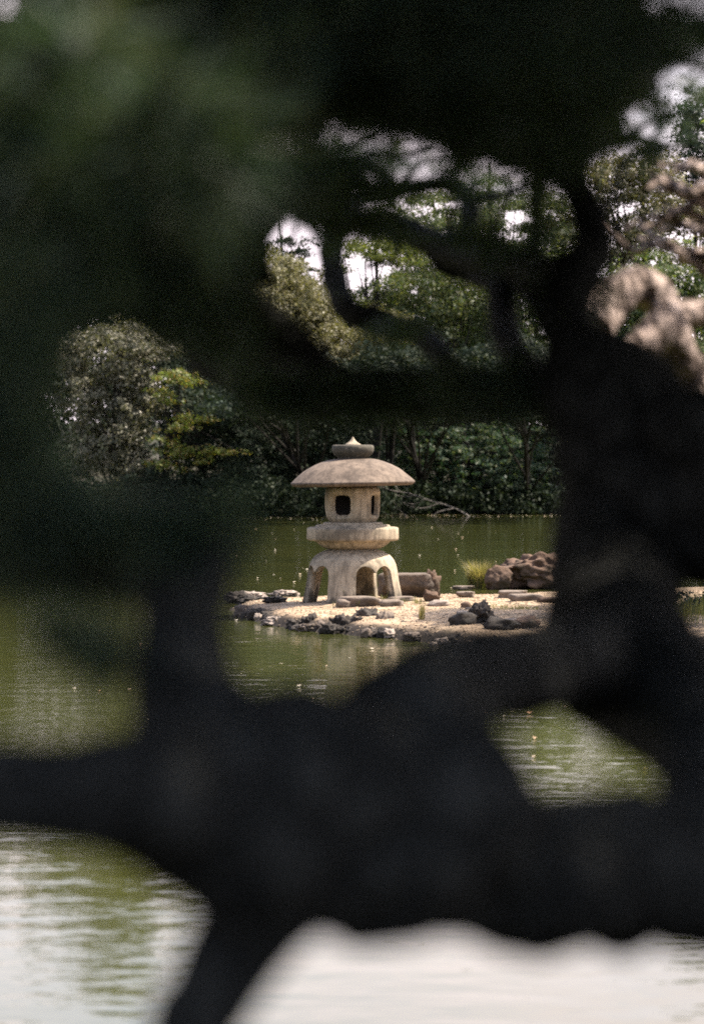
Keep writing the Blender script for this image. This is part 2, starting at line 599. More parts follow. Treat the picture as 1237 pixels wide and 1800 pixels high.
def needle_tufts(centres, dirs, rng, count, length, width, spread=0.9, along=0.10):
    """Needles radiating round short twigs. centres, dirs: k x 3."""
    k = len(centres)
    c = np.repeat(centres, count, axis=0)
    d = np.repeat(unit(dirs), count, axis=0)
    n = len(c)
    root = c + d * (rng.uniform(-0.5, 0.5, n)[:, None] * along)
    nd = unit(d * 0.55 + unit(rng.normal(size=(n, 3))) * spread)
    ln = length * rng.uniform(0.7, 1.2, n)[:, None]
    side = unit(np.cross(nd, unit(rng.normal(size=(n, 3))))) * (width * 0.5)
    v = np.stack([root - side, root + side, root + nd * ln], 1).reshape(-1, 3)
    return v, np.arange(3 * n).reshape(n, 3)


def rock_mesh(dim, seed, rough=0.18, power=3.2, scale=1.6, sub=3, flat_top=None, cuts=5, fine=0.4):
    """A faceted weathered stone of full size dim, resting on z = 0."""
    import bmesh
    bm = bmesh.new()
    bmesh.ops.create_icosphere(bm, subdivisions=sub, radius=1.0)
    v = np.array([x.co[:] for x in bm.verts])
    f = np.array([[x.index for x in fc.verts] for fc in bm.faces])
    bm.free()
    rng = np.random.default_rng(seed)
    s = (np.abs(v) ** power).sum(1) ** (-1 / power)
    v = v * s[:, None]
    for _ in range(cuts):
        nrm = unit(rng.normal(size=3))
        lim = rng.uniform(0.72, 0.98)
        dd = v @ nrm
        v = v - np.clip(dd - lim, 0, None)[:, None] * nrm * 0.9
    v = v * (1 + rough * vnoise(v, scale, seed * 3.1, 4))[:, None]
    v = v * (1 + rough * fine * vnoise(v, scale * 3.3, seed * 1.7, 4))[:, None]
    if flat_top is not None:
        v[:, 2] = np.where(v[:, 2] > flat_top, flat_top + (v[:, 2] - flat_top) * 0.15, v[:, 2])
    v = v * (np.array(dim) / 2)
    v[:, 2] -= np.quantile(v[:, 2], 0.06)
    return v, f


def rock(name, label, loc, dim, seed, mat, group=None, rz=0.0, cat="rock", **kw):
    v, f = rock_mesh(dim, seed, **kw)
    o = link(bpy.data.objects.new(name, mesh_np(name, v, f, M[mat], kw.get('sub', 3) >= 4)))
    o.location = tuple(float(a) for a in loc)
    o.rotation_euler = (0, 0, rz)
    return tag(o, label, cat, group)


# ------------------------------------------------------------------ water, banks and the spit
def grid_obj(name, x0, x1, nx, y0, y1, ny, hfun, mat, smooth=True):
    xs, ys = np.linspace(x0, x1, nx), np.linspace(y0, y1, ny)
    X, Y = np.meshgrid(xs, ys, indexing='ij')
    Z = hfun(X, Y)
    v = np.stack([X, Y, Z], -1).reshape(-1, 3)
    i, j = np.meshgrid(np.arange(nx - 1), np.arange(ny - 1), indexing='ij')
    q = np.stack([i * ny + j, (i + 1) * ny + j, (i + 1) * ny + j + 1, i * ny + j + 1], -1).reshape(-1, 4)
    return obj(name, v, q, mat, None, smooth)


tag(obj("pond_water", [(-400, -60, 0), (400, -60, 0), (400, 200, 0), (-400, 200, 0)], [[0, 1, 2, 3]], M['water']), kind='structure')


def far_shore(x):
    return 99.0 + 5.5 / (1 + np.exp(-(x - 1.5) * 0.9)) + 0.8 * np.sin(x * 0.7)


def far_h(X, Y):
    d = Y - far_shore(X)
    return np.where(d < 0, -0.5, np.minimum(-0.5 + d * 0.5, 0.35) + np.clip(d - 3, 0, None) * 0.035) + 0.06 * np.sin(X * 1.3) * np.cos(Y * 0.9)


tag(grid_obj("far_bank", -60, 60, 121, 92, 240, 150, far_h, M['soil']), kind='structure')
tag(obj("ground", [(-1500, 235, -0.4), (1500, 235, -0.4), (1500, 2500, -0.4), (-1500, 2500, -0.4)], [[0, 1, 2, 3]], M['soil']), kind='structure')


def near_h(X, Y):
    e = 4.6 + 0.3 * np.sin(X * 1.1)
    d = e - Y
    return np.clip(-0.4 + d * 0.55, -0.5, 0.42) + 0.03 * np.sin(X * 2.3 + Y)


tag(grid_obj("near_bank", -40, 40, 161, -40, 6, 93, near_h, M['soil']), kind='structure')

# the spit: a polygon in plan, from pixels of its shoreline on the water
SHORE = [(398, 1062), (425, 1085), (470, 1098), (520, 1106), (580, 1113), (640, 1119), (700, 1124), (760, 1130),
         (830, 1137), (900, 1136), (980, 1130), (1080, 1130), (1240, 1140), (1500, 1150)]
front = np.array([PW(x, y)[:2] for x, y in SHORE])
back = np.array([(11.5, 33.5), (12.0, 42.0), (6.0, 41.5), (3.2, 39.6), (1.6, 38.6), (0.4, 38.3), (-0.9, 37.9), (-1.5, 36.8)])
POLY = np.vstack([front, back])


def poly_sd(X, Y):
    """Signed distance to POLY, positive inside."""
    p = np.stack([X.ravel(), Y.ravel()], 1)
    best = np.full(len(p), 1e9)
    ins = np.zeros(len(p), bool)
    for a, b in zip(POLY, np.roll(POLY, -1, 0)):
        e = b - a
        t = np.clip(((p - a) @ e) / (e @ e), 0, 1)
        best = np.minimum(best, np.linalg.norm(p - a - t[:, None] * e, axis=1))
        c = (a[1] > p[:, 1]) != (b[1] > p[:, 1])
        with np.errstate(divide='ignore', invalid='ignore'):
            xi = (b[0] - a[0]) * (p[:, 1] - a[1]) / (b[1] - a[1]) + a[0]
        ins ^= c & (p[:, 0] < xi)
    return np.where(ins, best, -best).reshape(X.shape)


def spit_h(X, Y):
    s = poly_sd(X, Y)
    n = np.array([mnoise.fractal((x * 1.7, y * 1.7, 0.3), 1.0, 2.0, 4) for x, y in zip(X.ravel(), Y.ravel())]).reshape(X.shape)
    s = s + n * 0.10
    h = np.where(s < 0, s * 0.6, 0.13 * (1 - np.exp(-np.clip(s, 0, None) / 0.09)) + 0.09 * (1 - np.exp(-np.clip(s, 0, None) / 1.3)))
    return np.clip(h + np.where(s > 0, n * 0.02, 0), -0.4, 1)


def ground_z(x, y):
    return float(spit_h(np.array([[x]]), np.array([[y]]))[0, 0])


tag(grid_obj("spit_ground", -2.4, 12.0, 300, 28.0, 42.5, 300, spit_h, M['spit']), kind='structure')


def on_spit(px, py, z0=0.2):
    """Ground point of the spit seen at a pixel (a few fixed-point steps)."""
    a = P(px, py, 1.0) - np.array([0, 0, EYE])
    z = z0
    for _ in range(6):
        p = np.array([0, 0, EYE]) + a * ((EYE - z) / -a[2])
        z = max(ground_z(p[0], p[1]), 0.0)
    return np.array([p[0], p[1], z])


# loose gravel over the sand
def gravel():
    rng = np.random.default_rng(5)
    g = Geo()
    t = (1 + 5 ** .5) / 2
    iv = unit(np.array([(-1, t, 0), (1, t, 0), (-1, -t, 0), (1, -t, 0), (0, -1, t), (0, 1, t), (0, -1, -t), (0, 1, -t), (t, 0, -1), (t, 0, 1), (-t, 0, -1), (-t, 0, 1)], float))
    it = np.array([(0, 11, 5), (0, 5, 1), (0, 1, 7), (0, 7, 10), (0, 10, 11), (1, 5, 9), (5, 11, 4), (11, 10, 2), (10, 7, 6), (7, 1, 8), (3, 9, 4), (3, 4, 2), (3, 2, 6), (3, 6, 8), (3, 8, 9), (4, 9, 5), (2, 4, 11), (6, 2, 10), (8, 6, 7), (9, 8, 1)])
    X, Y = rng.uniform(-1.7, 4.6, 15000), rng.uniform(29.8, 38.4, 15000)
    s = poly_sd(X, Y)
    Z = spit_h(X[None], Y[None])[0]
    ok = (s > -0.02)
    X, Y, Z, s = X[ok], Y[ok], Z[ok], s[ok]
    for x, y, z, e in zip(X, Y, Z, s):
        r = rng.uniform(0.004, 0.011) * (1.6 if e < 0.25 and rng.random() < 0.4 else 1.0) * (2.0 if rng.random() < 0.02 else 1)
        v = iv * rng.uniform(0.75, 1.25, (12, 1)) * r * np.array([1.2, 1.0, 0.65])
        g.add(v + [x, y, z + r * 0.2], None, it)
    return tag(g.build("gravel", M['pebble']), kind='stuff')


gravel()

# ------------------------------------------------------------------ stone lantern
LX, LY = (620 - 618.5) / FPX * 35.6, 35.6
LZ = ground_z(LX, LY) - 0.01
K = 35.6 / FPX                       # metres per pixel at the lantern


def zz(py):
    return (1055 - py) * K


lan = empty("stone_lantern", (LX, LY, LZ), "round snow-viewing stone lantern with wide mushroom roof on arched legs", "stone lantern")


def lan_part(name, v, f, mat, nrm=None):
    me = mesh_np(name, v, f, M[mat], True)
    if nrm is not None:
        me.normals_split_custom_set_from_vertices([tuple(a) for a in nrm])
    return link(bpy.data.objects.new(name, me), lan)


def prof(rows):
    return [(r * K, zz(y)) for r, y in rows]


def fine(rows, n=40):
    return catmull(np.array(rows, float), n)


# finial
v, q = lathe(prof([(0.01, 763), (1.6, 764.5), (3.2, 767), (5.2, 770), (8.2, 773), (12.5, 775.2), (14.5, 777), (14, 779), (0.01, 779.5)]), 40)
lan_part("finial", v, q, 'lantern')
v, q = lathe(prof([(0.01, 777.5), (30, 777.2), (34, 777.4), (36.4, 779), (37.2, 783), (36.6, 788), (34, 793), (30, 797), (26.5, 800), (25, 806), (0.01, 807)]), 64, 0.02, 2.0)
lan_part("finial_ring", v, q, 'cap')
# roof
rp = fine([(0.01, 801), (22, 801.5), (40, 803), (56, 807.5), (70, 813.5), (84, 821.5), (96, 831), (104, 838.2), (108.6, 842.5)], 34)
rp = np.vstack([rp, [(108.9, 843.6), (107.8, 846.0), (104.5, 848.6), (98, 849.6), (70, 847.5), (50, 846.5), (47, 849), (0.01, 850)]])
v, q = lathe(prof(rp), 96, 0.015, 5.0)
tilt = math.radians(-1.2)
zc = zz(845)
v = v - [0, 0, zc]
v = np.stack([v[:, 0] * math.cos(tilt) + v[:, 2] * math.sin(tilt), v[:, 1], -v[:, 0] * math.sin(tilt) + v[:, 2] * math.cos(tilt)], 1) + [0, 0, zc]
lan_part("roof", v, q, 'roof')


# fire box: a rounded drum with four deep rounded windows
def fire_box():
    nz, nt = 90, 360
    rows = fine([(40, 850.5), (46, 854), (48.2, 862), (49, 876), (48.6, 890), (46.5, 902), (42, 910), (38, 914.5)], nz)
    th = np.linspace(0, 2 * math.pi, nt, endpoint=False)
    R = rows[:, 0][:, None] * np.ones((1, nt))
    yy = rows[:, 1][:, None]
    dep, hole = np.zeros_like(R), np.zeros_like(R)
    for az in (-30, 70):
        a = math.radians(-90 + az)
        dth = (th - a + math.pi) % (2 * math.pi) - math.pi
        u = np.abs(dth[None, :]) * 48 / 25.0
        s = np.abs(yy - 883) / 21.5
        k = (u ** 5 + s ** 5) ** (1 / 5)
        e1 = np.clip((1.06 - k) / 0.10, 0, 1)
        e2 = np.clip((0.86 - k) / 0.06, 0, 1)
        dep = np.maximum(dep, 3.0 * e1 * e1 * (3 - 2 * e1) + 8.0 * e2 * e2 * (3 - 2 * e2))
        hole = np.maximum(hole, (k < 0.815).astype(float))
    Z = zz(yy) * np.ones((1, nt))
    vs = []
    for rr in ((R - dep) * K, (R - 11.2) * K):
        vs.append(np.stack([rr * np.cos(th), rr * np.sin(th), Z], -1).reshape(-1, 3))
    i, j = np.meshgrid(np.arange(nz - 1), np.arange(nt), indexing='ij')
    j2 = (j + 1) % nt
    q = np.stack([i * nt + j, (i + 1) * nt + j, (i + 1) * nt + j2, i * nt + j2], -1).reshape(-1, 4)
    q = q[hole.ravel()[q].min(axis=1) < 0.5]
    return (vs[0], q), (vs[1], q[:, ::-1])


fb_out, fb_in = fire_box()
lan_part("fire_box", *fb_out, 'lantern')
lan_part("fire_chamber", *fb_in, 'chamber_shade')
v, q = lathe(prof([(0.01, 913), (50, 913.3), (52.5, 914.2), (53, 916.5), (52.8, 917.4), (64, 917.8), (65.5, 919), (65.6, 921.2), (77, 921.8), (80, 923), (80.6, 926), (80.6, 941), (79.6, 944.2), (76, 945.4),
                   (67, 945.8), (65.5, 947), (61, 951.5), (54, 956.5), (48, 959), (44, 960), (0.01, 960.5)]), 96, 0.008, 3.0)
lan_part("platform", v, q, 'lantern')


# base: a dome that runs down into four legs, the arches between them ending in a cusp
LEG_AZ = [-14, 76, 166, 256]
SPRING = 1006.0


def arch_y(daz):
    """Pixel height of the shell's lower edge at angle daz (degrees from the middle of an opening); 1056 inside a leg."""
    h = 27.0
    a = np.abs(daz)
    t = np.clip((a - h / 2) / (h / 2), -1, 1)
    lobe = 988.0 + 7.5 * (1 - np.sqrt(np.clip(1 - t ** 2, 0, 1))) * 2.2
    cusp = np.where(a < h / 2, 989 + 11.0 * np.clip(1 - a / (h / 2), 0, 1) ** 2.2, lobe)
    return np.where(a < h, cusp, 1057.0)


def outer_r(y):
    ys = [960.5, 963, 966, 971, 978, 988, 1000, 1020, 1040, 1057]
    rs = [42, 50, 57, 65, 71.5, 76, 78.5, 81.5, 85.5, 90]
    return np.interp(y, ys, rs)


def outer_n(v, r_pix_tol=1.0):
    """Normals of the surface of revolution for points on the outer skin, zero elsewhere."""
    r = np.hypot(v[:, 0], v[:, 1])
    y = 1055 - v[:, 2] / K
    on = np.abs(r - outer_r(y) * K) < 0.4 * K
    dr = (outer_r(y + 1.0) - outer_r(y - 1.0)) / 2.0
    n = np.stack([v[:, 0] / np.maximum(r, 1e-6), v[:, 1] / np.maximum(r, 1e-6), dr], 1)
    return unit(n) * on[:, None]


def shell(ths, ybot, ytop, nv, thick=15.0, close_sides=False):
    """Solid shell between ytop and ybot(th); outer and inner skin joined at the lower edge."""
    n = len(ths)
    t = np.linspace(0, 1, nv)[:, None]
    Y = ytop + (ybot[None, :] - ytop) * t
    Ro = outer_r(Y)
    Ri = np.clip(Ro - thick, 4, None)
    Yi = np.maximum(Y, 973 + 0 * Y) if ytop < 973 else Y
    th = np.radians(ths)[None, :]
    rows_o = np.stack([Ro * K * np.cos(th), Ro * K * np.sin(th), zz(Y)], -1)
    rows_i = np.stack([Ri * K * np.cos(th), Ri * K * np.sin(th), zz(Yi)], -1)[::-1]
    m1 = 0.5 * (rows_o[-1] + rows_i[0])
    allr = np.concatenate([rows_o, rows_i], 0)
    return allr


def grid_faces(nr, nc, wrap):
    i, j = np.meshgrid(np.arange(nr - 1), np.arange(nc if wrap else nc - 1), indexing='ij')
    j2 = (j + 1) % nc
    return np.stack([i * nc + j, (i + 1) * nc + j, (i + 1) * nc + j2, i * nc + j2], -1).reshape(-1, 4)


ths = []
for az in LEG_AZ:
    mid = -90 + az + 45
    for k in np.concatenate([np.linspace(-27.0, 27.0, 49)]):
        ths.append((mid + k, k))
    for k in np.linspace(27.4, 62.6, 17):
        ths.append((mid + k, 99))
ang = np.array([a for a, _ in ths])
off = np.array([k for _, k in ths])
yb = np.minimum(np.where(off > 90, SPRING, arch_y(off)), SPRING)
rows = shell(ang, yb, 960.5, 22)
nr, nc = rows.shape[:2]
v = rows.reshape(-1, 3)
q = grid_faces(nr, nc, True)
topc = len(v)
v = np.vstack([v, [0, 0, zz(960.0)]])
tt = np.stack([np.full(nc, topc), np.arange(nc), (np.arange(nc) + 1) % nc], 1)
lan_part("base_dome", v, [q, tt], 'leg_stone', outer_n(v))
for az in LEG_AZ:
    c = -90 + az
    a = c + np.linspace(-18.3, 18.3, 17)
    nrow = 14
    t = np.linspace(0, 1, nrow)[:, None]
    Y = SPRING - 1.0 + (1058 - SPRING + 1.0) * t
    Ro, Ri = outer_r(Y) + 0 * a[None], outer_r(Y) - 15.0 + 0 * a[None]
    side = 1 - 0.10 * t
    A = np.radians(c + (a[None] - c) * side)
    ro = np.stack([Ro * K * np.cos(A), Ro * K * np.sin(A), zz(Y) + 0 * A], -1)
    ri = np.stack([Ri * K * np.cos(A), Ri * K * np.sin(A), zz(Y) + 0 * A], -1)[:, ::-1]
    ring = np.concatenate([ro, ri], 1)
    n2 = ring.shape[1]
    me_v = ring.reshape(-1, 3)
    f = grid_faces(nrow, n2, True)
    me_n = outer_n(me_v)
    o = lan_part("leg", me_v, f, 'leg_stone', me_n)


# ------------------------------------------------------------------ stones of the spit
def spit_rock(name, label, px, py, wpx, hpx, depth, seed, mat, sink=0.02, **kw):
    p = on_spit(px, py)
    k = p[1] / FPX
    return rock(name, label, p - [0, 0, sink], (wpx * k, depth, hpx * k + sink), seed, mat, **kw)


# boulder beside the lantern: long dark block with a lit top and a knob at its right end
bp = on_spit(720, 1051)
bo = empty("boulder", bp, "long dark block of rock with a sunlit flat top beside the lantern's leg", "rock")
k = bp[1] / FPX
vv, ff = rock_mesh((92 * k, 0.40, 60 * k), 21, 0.16, 5.0, 1.7, 4, 0.55, 4)
obj("block", vv + bp + [-6 * k, 0.0, -0.01], ff, M['block_rock'], bo, True)
vv, ff = rock_mesh((34 * k, 0.34, 54 * k), 23, 0.34, 2.2, 1.5, 4, None, 9, 0.7)
obj("knob", vv + bp + [35 * k, -0.02, -0.02], ff, M['brown_rock'], bo, True)
spit_rock("stone", "small brown wedge of rock leaning on the right foot of the dark block", 757, 1057, 30, 20, 0.16, 29, 'brown_rock', power=3.0, rough=0.4, cuts=10, fine=0.9)
spit_rock("slab_stone", "long low slab lying in front of the lantern's front leg", 634, 1066, 74, 22, 0.3, 31, 'rock', flat_top=0.6, power=5)
spit_rock("stone", "short square stone at the left end of the long slab", 604, 1067, 30, 19, 0.22, 33, 'rock', flat_top=0.6)
spit_rock("slab_stone", "flat slab in the grass just in front of the dark block", 704, 1056, 46, 13, 0.25, 35, 'rock', flat_top=0.5, power=4)
spit_rock("stone", "low rounded stone in the grass right of the long slab", 688, 1066, 42, 14, 0.22, 37, 'rock')
spit_rock("stone", "flat pale stone lying on the sand below the brown wedge", 771, 1066, 40, 10, 0.2, 39, 'pale_rock')
spit_rock("stepping_stone", "farthest thin flat stone at the water left of the grass clump", 814, 1036, 38, 9, 0.3, 41, 'rock', flat_top=0.4, power=4)
spit_rock("stepping_stone", "small square stepping stone with a dark face on open sand", 817, 1050, 31, 15, 0.2, 43, 'rock', flat_top=0.5, power=5)
spit_rock("stone", "tiny dark pebble-like stone on the sunlit sand", 818, 1066, 18, 11, 0.1, 45, 'brown_rock')
spit_rock("stone", "thin flat stone half buried at the shadow's edge", 838, 1071, 42, 7, 0.15, 47, 'rock', flat_top=0.3)
spit_rock("big_boulder", "large brown boulder with a sloping back beside the grass clump", 950, 1034, 165, 74, 0.9, 58, 'brown_rock', sink=0.05, rough=0.34, power=1.8, sub=5, rz=0.15, scale=1.1, cuts=8, fine=0.8)
spit_rock("stone", "brown rounded rock at the left foot of the large boulder", 876, 1036, 46, 40, 0.35, 53, 'brown_rock', rough=0.25, sub=4)
spit_rock("stepping_stone", "raised flat-topped stone standing in front of the large boulder", 900, 1052, 50, 20, 0.3, 55, 'rock', flat_top=0.5, power=5)
spit_rock("stepping_stone", "broad low stone in front of the raised flat-topped one", 926, 1056, 60, 17, 0.3, 57, 'rock', flat_top=0.5, power=4)
spit_rock("stepping_stone", "brownish flat stone partly hidden by the dark trunk", 968, 1058, 50, 13, 0.3, 59, 'brown_rock', flat_top=0.5)
spit_rock("slab_stone", "thin pale slab lying in the shaded sand", 905, 1096, 70, 9, 0.22, 61, 'pale_rock', flat_top=0.3)
spit_rock("shore_rock", "dark pointed rock rising from the shaded shore", 846, 1120, 40, 36, 0.3, 63, 'dark_rock', rough=0.5, power=1.8, sub=4, fine=0.8)
spit_rock("shore_rock", "dark jagged rock left of the pointed one at the waterline", 812, 1124, 46, 24, 0.3, 65, 'dark_rock', rough=0.35)
spit_rock("shore_rock", "flat pale-topped rock below the pointed one", 818, 1114, 34, 11, 0.2, 67, 'pale_rock')
spit_rock("shore_rock", "low dark rock right of the pointed one", 878, 1130, 56, 22, 0.35, 69, 'dark_rock', rough=0.35)
spit_rock("shore_rock", "dark brown rock at the shaded water's edge by the trunk", 925, 1128, 50, 20, 0.35, 71, 'brown_rock', rough=0.35)
# the sunlit shore, left to right
SR = [
    (418, 1060, 44, 18, 'dark_rock', "dark flat rock at the very tip of the spit"),
    (446, 1062, 50, 14, 'dark_rock', "low dark rock behind the tip of the spit"),
    (437, 1050, 60, 9, 'pale_rock', "pale flat rock on the far side of the tip"),
    (482, 1060, 40, 9, 'dark_rock', "thin dark rock on the sand left of the lantern's left foot"),
    (500, 1047, 46, 8, 'pale_rock', "pale flat rock by the water behind the left leg"),
    (452, 1090, 34, 18, 'dark_rock', "dark round rock on the near shore below the tip"),
    (475, 1085, 26, 16, 'rock', "grey rock between two dark shore rocks near the tip"),
    (487, 1099, 46, 13, 'pale_rock', "pale wet rock in the shallow water near the tip"),
    (515, 1098, 30, 15, 'dark_rock', "small dark rock on the shore left of the round black one"),
    (546, 1106, 30, 27, 'dark_rock', "round black rock standing alone on the sunlit shore"),
    (566, 1108, 20, 12, 'rock', "small grey rock right of the round black one"),
    (585, 1103, 16, 11, 'dark_rock', "very small dark rock on the gravel edge"),
    (610, 1112, 52, 30, 'dark_rock', "wide dark shore rock in the middle of the sunlit bank"),
    (650, 1108, 50, 34, 'dark_rock', "craggy dark rock, tallest of the sunlit bank"),
    (676, 1112, 34, 36, 'rock', "craggy grey rock where the shadow of the bank begins"),
    (641, 1116, 20, 13, 'pale_rock', "white stone at the waterline below the craggy dark rock"),
    (659, 1119, 17, 15, 'pale_rock', "round white stone right of the other white one"),
    (683, 1122, 26, 14, 'pale_rock', "pale broken stone at the foot of the craggy grey rock"),
    (708, 1118, 46, 22, 'dark_rock', "dark rock in the shade right of the craggy grey rock"),
    (742, 1124, 44, 18, 'rock', "grey rock at the shaded waterline, midway to the pointed rock"),
    (776, 1128, 40, 16, 'dark_rock', "low black rock next to the jagged rock"),
    (761, 1136, 14, 6, 'pale_rock', "small pale stone lying alone in the water"),
    (832, 1140, 15, 6, 'pale_rock', "small brownish stone in the water under the pointed rock"),
]
rng = np.random.default_rng(97)
for x in np.linspace(425, 905, 66):
    y = float(np.interp(x, [a for a, _ in SHORE], [b for _, b in SHORE])) + rng.uniform(-7, 2)
    SR.append((x + rng.uniform(-4, 4), y, rng.uniform(11, 34), rng.uniform(7, 19), ('dark_rock', 'dark_rock', 'dark_rock', 'rock', 'block_rock', 'pale_rock')[int(rng.integers(6))], "small broken shore rock among its like at the waterline of the spit"))
for i, (px, py, wp, hp, mt, lb) in enumerate(SR):
    p = PW(px, py) if py > 1084 else on_spit(px, py)
    k = p[1] / FPX
    rock("shore_rock", lb, (p[0], p[1] + 0.04, max(p[2] - 0.02, -0.02)), (wp * k, min(0.34, wp * k * 0.9), hp * k + 0.03), 80 + i, mt,
         group="small broken rocks along the waterline" if lb.startswith("small broken") else "larger rocks along the shore of the spit", rz=0.3 * math.sin(i * 2.1), rough=0.40, power=2.6, scale=2.0, sub=4 if wp > 25 else 3, fine=0.9)


# ------------------------------------------------------------------ grass
def blades(c, n, h, spread, rng, width=0.006, lean=0.5, droop=0.25, base=0.05):
    a = rng.uniform(0, 2 * math.pi, n)
    r = base * np.sqrt(rng.random(n))
    b = c + np.stack([np.cos(a) * r, np.sin(a) * r, np.zeros(n)], 1)
    a2 = a + rng.normal(0, 0.6, n)
    hh = h * rng.uniform(0.5, 1.1, n)
    ln = rng.uniform(0.05, 1, n) * lean * hh
    d = np.stack([np.cos(a2), np.sin(a2), np.zeros(n)], 1)
    s = np.stack([-np.sin(a2), np.cos(a2), np.zeros(n)], 1) * width / 2
    p1 = b + d * (ln * 0.4)[:, None] + np.stack([0 * hh, 0 * hh, hh * 0.6], 1)
    p2 = b + d * ln[:, None] + np.stack([0 * hh, 0 * hh, hh * (1 - droop * rng.random(n))], 1)
    v = np.stack([b - s, b + s, p1 + s * 0.8, p1 - s * 0.8, p2], 1).reshape(-1, 3)
    i = np.arange(n) * 5
    return v, np.stack([i, i + 1, i + 2, i + 3], 1), np.stack([i + 3, i + 2, i + 4], 1)


rng = np.random.default_rng(77)
gp = on_spit(842, 1034)
gc = empty("grass_clump", gp, "tall clump of dry yellowing grass between the water and the large boulder", "grass")
v, q, t = blades(gp, 800, 0.46, 0.2, rng, 0.007, 0.65, 0.2, 0.13)
obj("dry_blade", v, [q, t], M['dry_grass'], gc)["kind"] = "stuff"
v, q, t = blades(gp, 300, 0.26, 0.2, rng, 0.008, 0.8, 0.3, 0.16)
obj("green_blade", v, [q, t], M['grass'], gc)["kind"] = "stuff"
g = Geo()
for (px, py, n, h, b) in [(655, 1064, 60, 0.12, .10), (680, 1058, 40, .10, .08), (700, 1062, 50, .09, .12), (630, 1066, 40, .10, .06), (612, 1062, 14, .22, .05), (590, 1066, 20, .07, .06), (670, 1060, 30, .16, .10),
                          (735, 1058, 50, .10, .08), (870, 1066, 160, .04, .30), (900, 1070, 160, .04, .30), (930, 1070, 120, .04, .3), (850, 1064, 60, .04, .12), (1190, 1100, 300, .3, .5), (1230, 1110, 300, .3, .5),
                          (1215, 1080, 200, .3, .5), (725, 1050, 20, .1, .06), (690, 1040, 10, .12, .03)]:
    v, q, t = blades(on_spit(px, py), n, h, 0.1, rng, 0.005, 0.7, 0.3, b)
    g.add(v, q, t)
tag(g.build("short_grass", M['grass']), kind='stuff')
tp = on_spit(741, 1094)
wd = empty("weed_stalk", tp, "thin upright dry weed growing at the shadow's edge of the spit", "weed")
v, q, t = blades(tp, 40, 0.24, 0.1, rng, 0.006, 0.3, 0.2, 0.035)
obj("blade", v, [q, t], M['dry_grass'], wd)["kind"] = "stuff"


# ------------------------------------------------------------------ floating leaves
def litter():
    rng = np.random.default_rng(8)
    px = rng.uniform(230, 1000, 380)
    py = np.where(rng.random(380) < 0.68, 911 + rng.normal(0, 1.6, 380) - (px - 400) * 0.009, 900 + 145 * rng.random(380) ** 1.4)
    c = np.array([PW(x, max(y, 893)) for x, y in zip(px, py)])
    px2, py2 = rng.uniform(0, 1200, 60), rng.uniform(1060, 1400, 60)
    c = np.vstack([c, [PW(x, y) for x, y in zip(px2, py2)]])
    ok = poly_sd(c[:, 0], c[:, 1]) < -0.1
    c = c[ok & (c[:, 1] < far_shore(c[:, 0]))]
    n = len(c)
    a = rng.uniform(0, 6.28, n)
    s = np.minimum(rng.uniform(0.012, 0.034, n), c[:, 1] * 0.0012)[:, None]
    d = np.stack([np.cos(a), np.sin(a), np.zeros(n)], 1)
    e = np.stack([-np.sin(a), np.cos(a), np.zeros(n)], 1)
    z = np.array([0, 0, 0.006])
    up = np.stack([np.zeros(n), np.zeros(n), rng.uniform(0.0, 0.012, n)], 1)
    v = np.stack([c - d * s + z + up, c + e * s * .6 + z, c + d * s + z + up * 1.5, c - e * s * .6 + z], 1).reshape(-1, 3)
    tag(obj("floating_leaves", v, np.arange(4 * n).reshape(n, 4), M['litter']), kind='stuff')


litter()

# ------------------------------------------------------------------ far bank trees
G1 = "trees on the far bank"
far_tree("silver_leaf_tree", "pale silvery-leaved tree lit by the sun at the far bank left of the maple", "tree", 101,
         [(215, 600, 75, 40), (235, 650, 55, 50), (225, 710, 58, 55), (205, 770, 55, 50), (228, 815, 45, 42), (145, 690, 40, 60), (150, 795, 42, 45), (290, 610, 28, 22), (130, 620, 40, 40)],
         'silver', 0.11, 195, G1, seed=1, clump=0.30)
far_tree("maple_tree", "maple with flat yellow and orange sprays of leaves over the far water", "tree", 99.5,
         [(300, 662, 40, 12), (330, 672, 38, 9), (285, 690, 30, 9), (305, 706, 26, 6), (330, 738, 45, 9), (358, 733, 24, 6), (310, 752, 40, 8), (290, 772, 30, 8), (296, 792, 38, 9), (330, 800, 36, 7), (352, 808, 26, 6), (386, 796, 34, 6), (414, 796, 20, 4), (365, 738, 30, 6), (322, 655, 26, 7), (345, 790, 50, 7), (280, 815, 36, 8), (322, 826, 14, 7)],
         'maple', 0.11, 270, G1, seed=2, clump=0.20, flat=0.45, cover=2.6, trunk_r=0.06, limb_r=0.022, per=22)
far_tree("camellia_shrub", "dark glossy camellia at the water under the maple", "shrub", 101,
         [(330, 850, 90, 60), (250, 870, 70, 40), (420, 840, 90, 75), (390, 760, 80, 60), (330, 730, 60, 50)], 'dark_leaf', 0.12, 350, G1, seed=3)
far_tree("evergreen_tree", "dark evergreen at the water behind the lantern's roof", "tree", 102,
         [(500, 830, 90, 80), (560, 770, 90, 70), (480, 730, 90, 70), (600, 850, 80, 55), (590, 700, 80, 60)], 'dark_leaf', 0.12, 530, G1, seed=4)
far_tree("clipped_evergreen", "huge rounded evergreen whose sunlit flank slopes down to the right", "tree", 104,
         [(430, 570, 105, 130), (470, 560, 90, 90), (530, 585, 75, 80), (590, 620, 62, 60), (640, 630, 52, 45), (560, 660, 120, 60), (430, 680, 120, 80), (480, 500, 70, 60), (535, 530, 60, 60)], 'dome', 0.085, 470, G1, seed=5, clump=0.22, flat=0.8, cover=5.5)
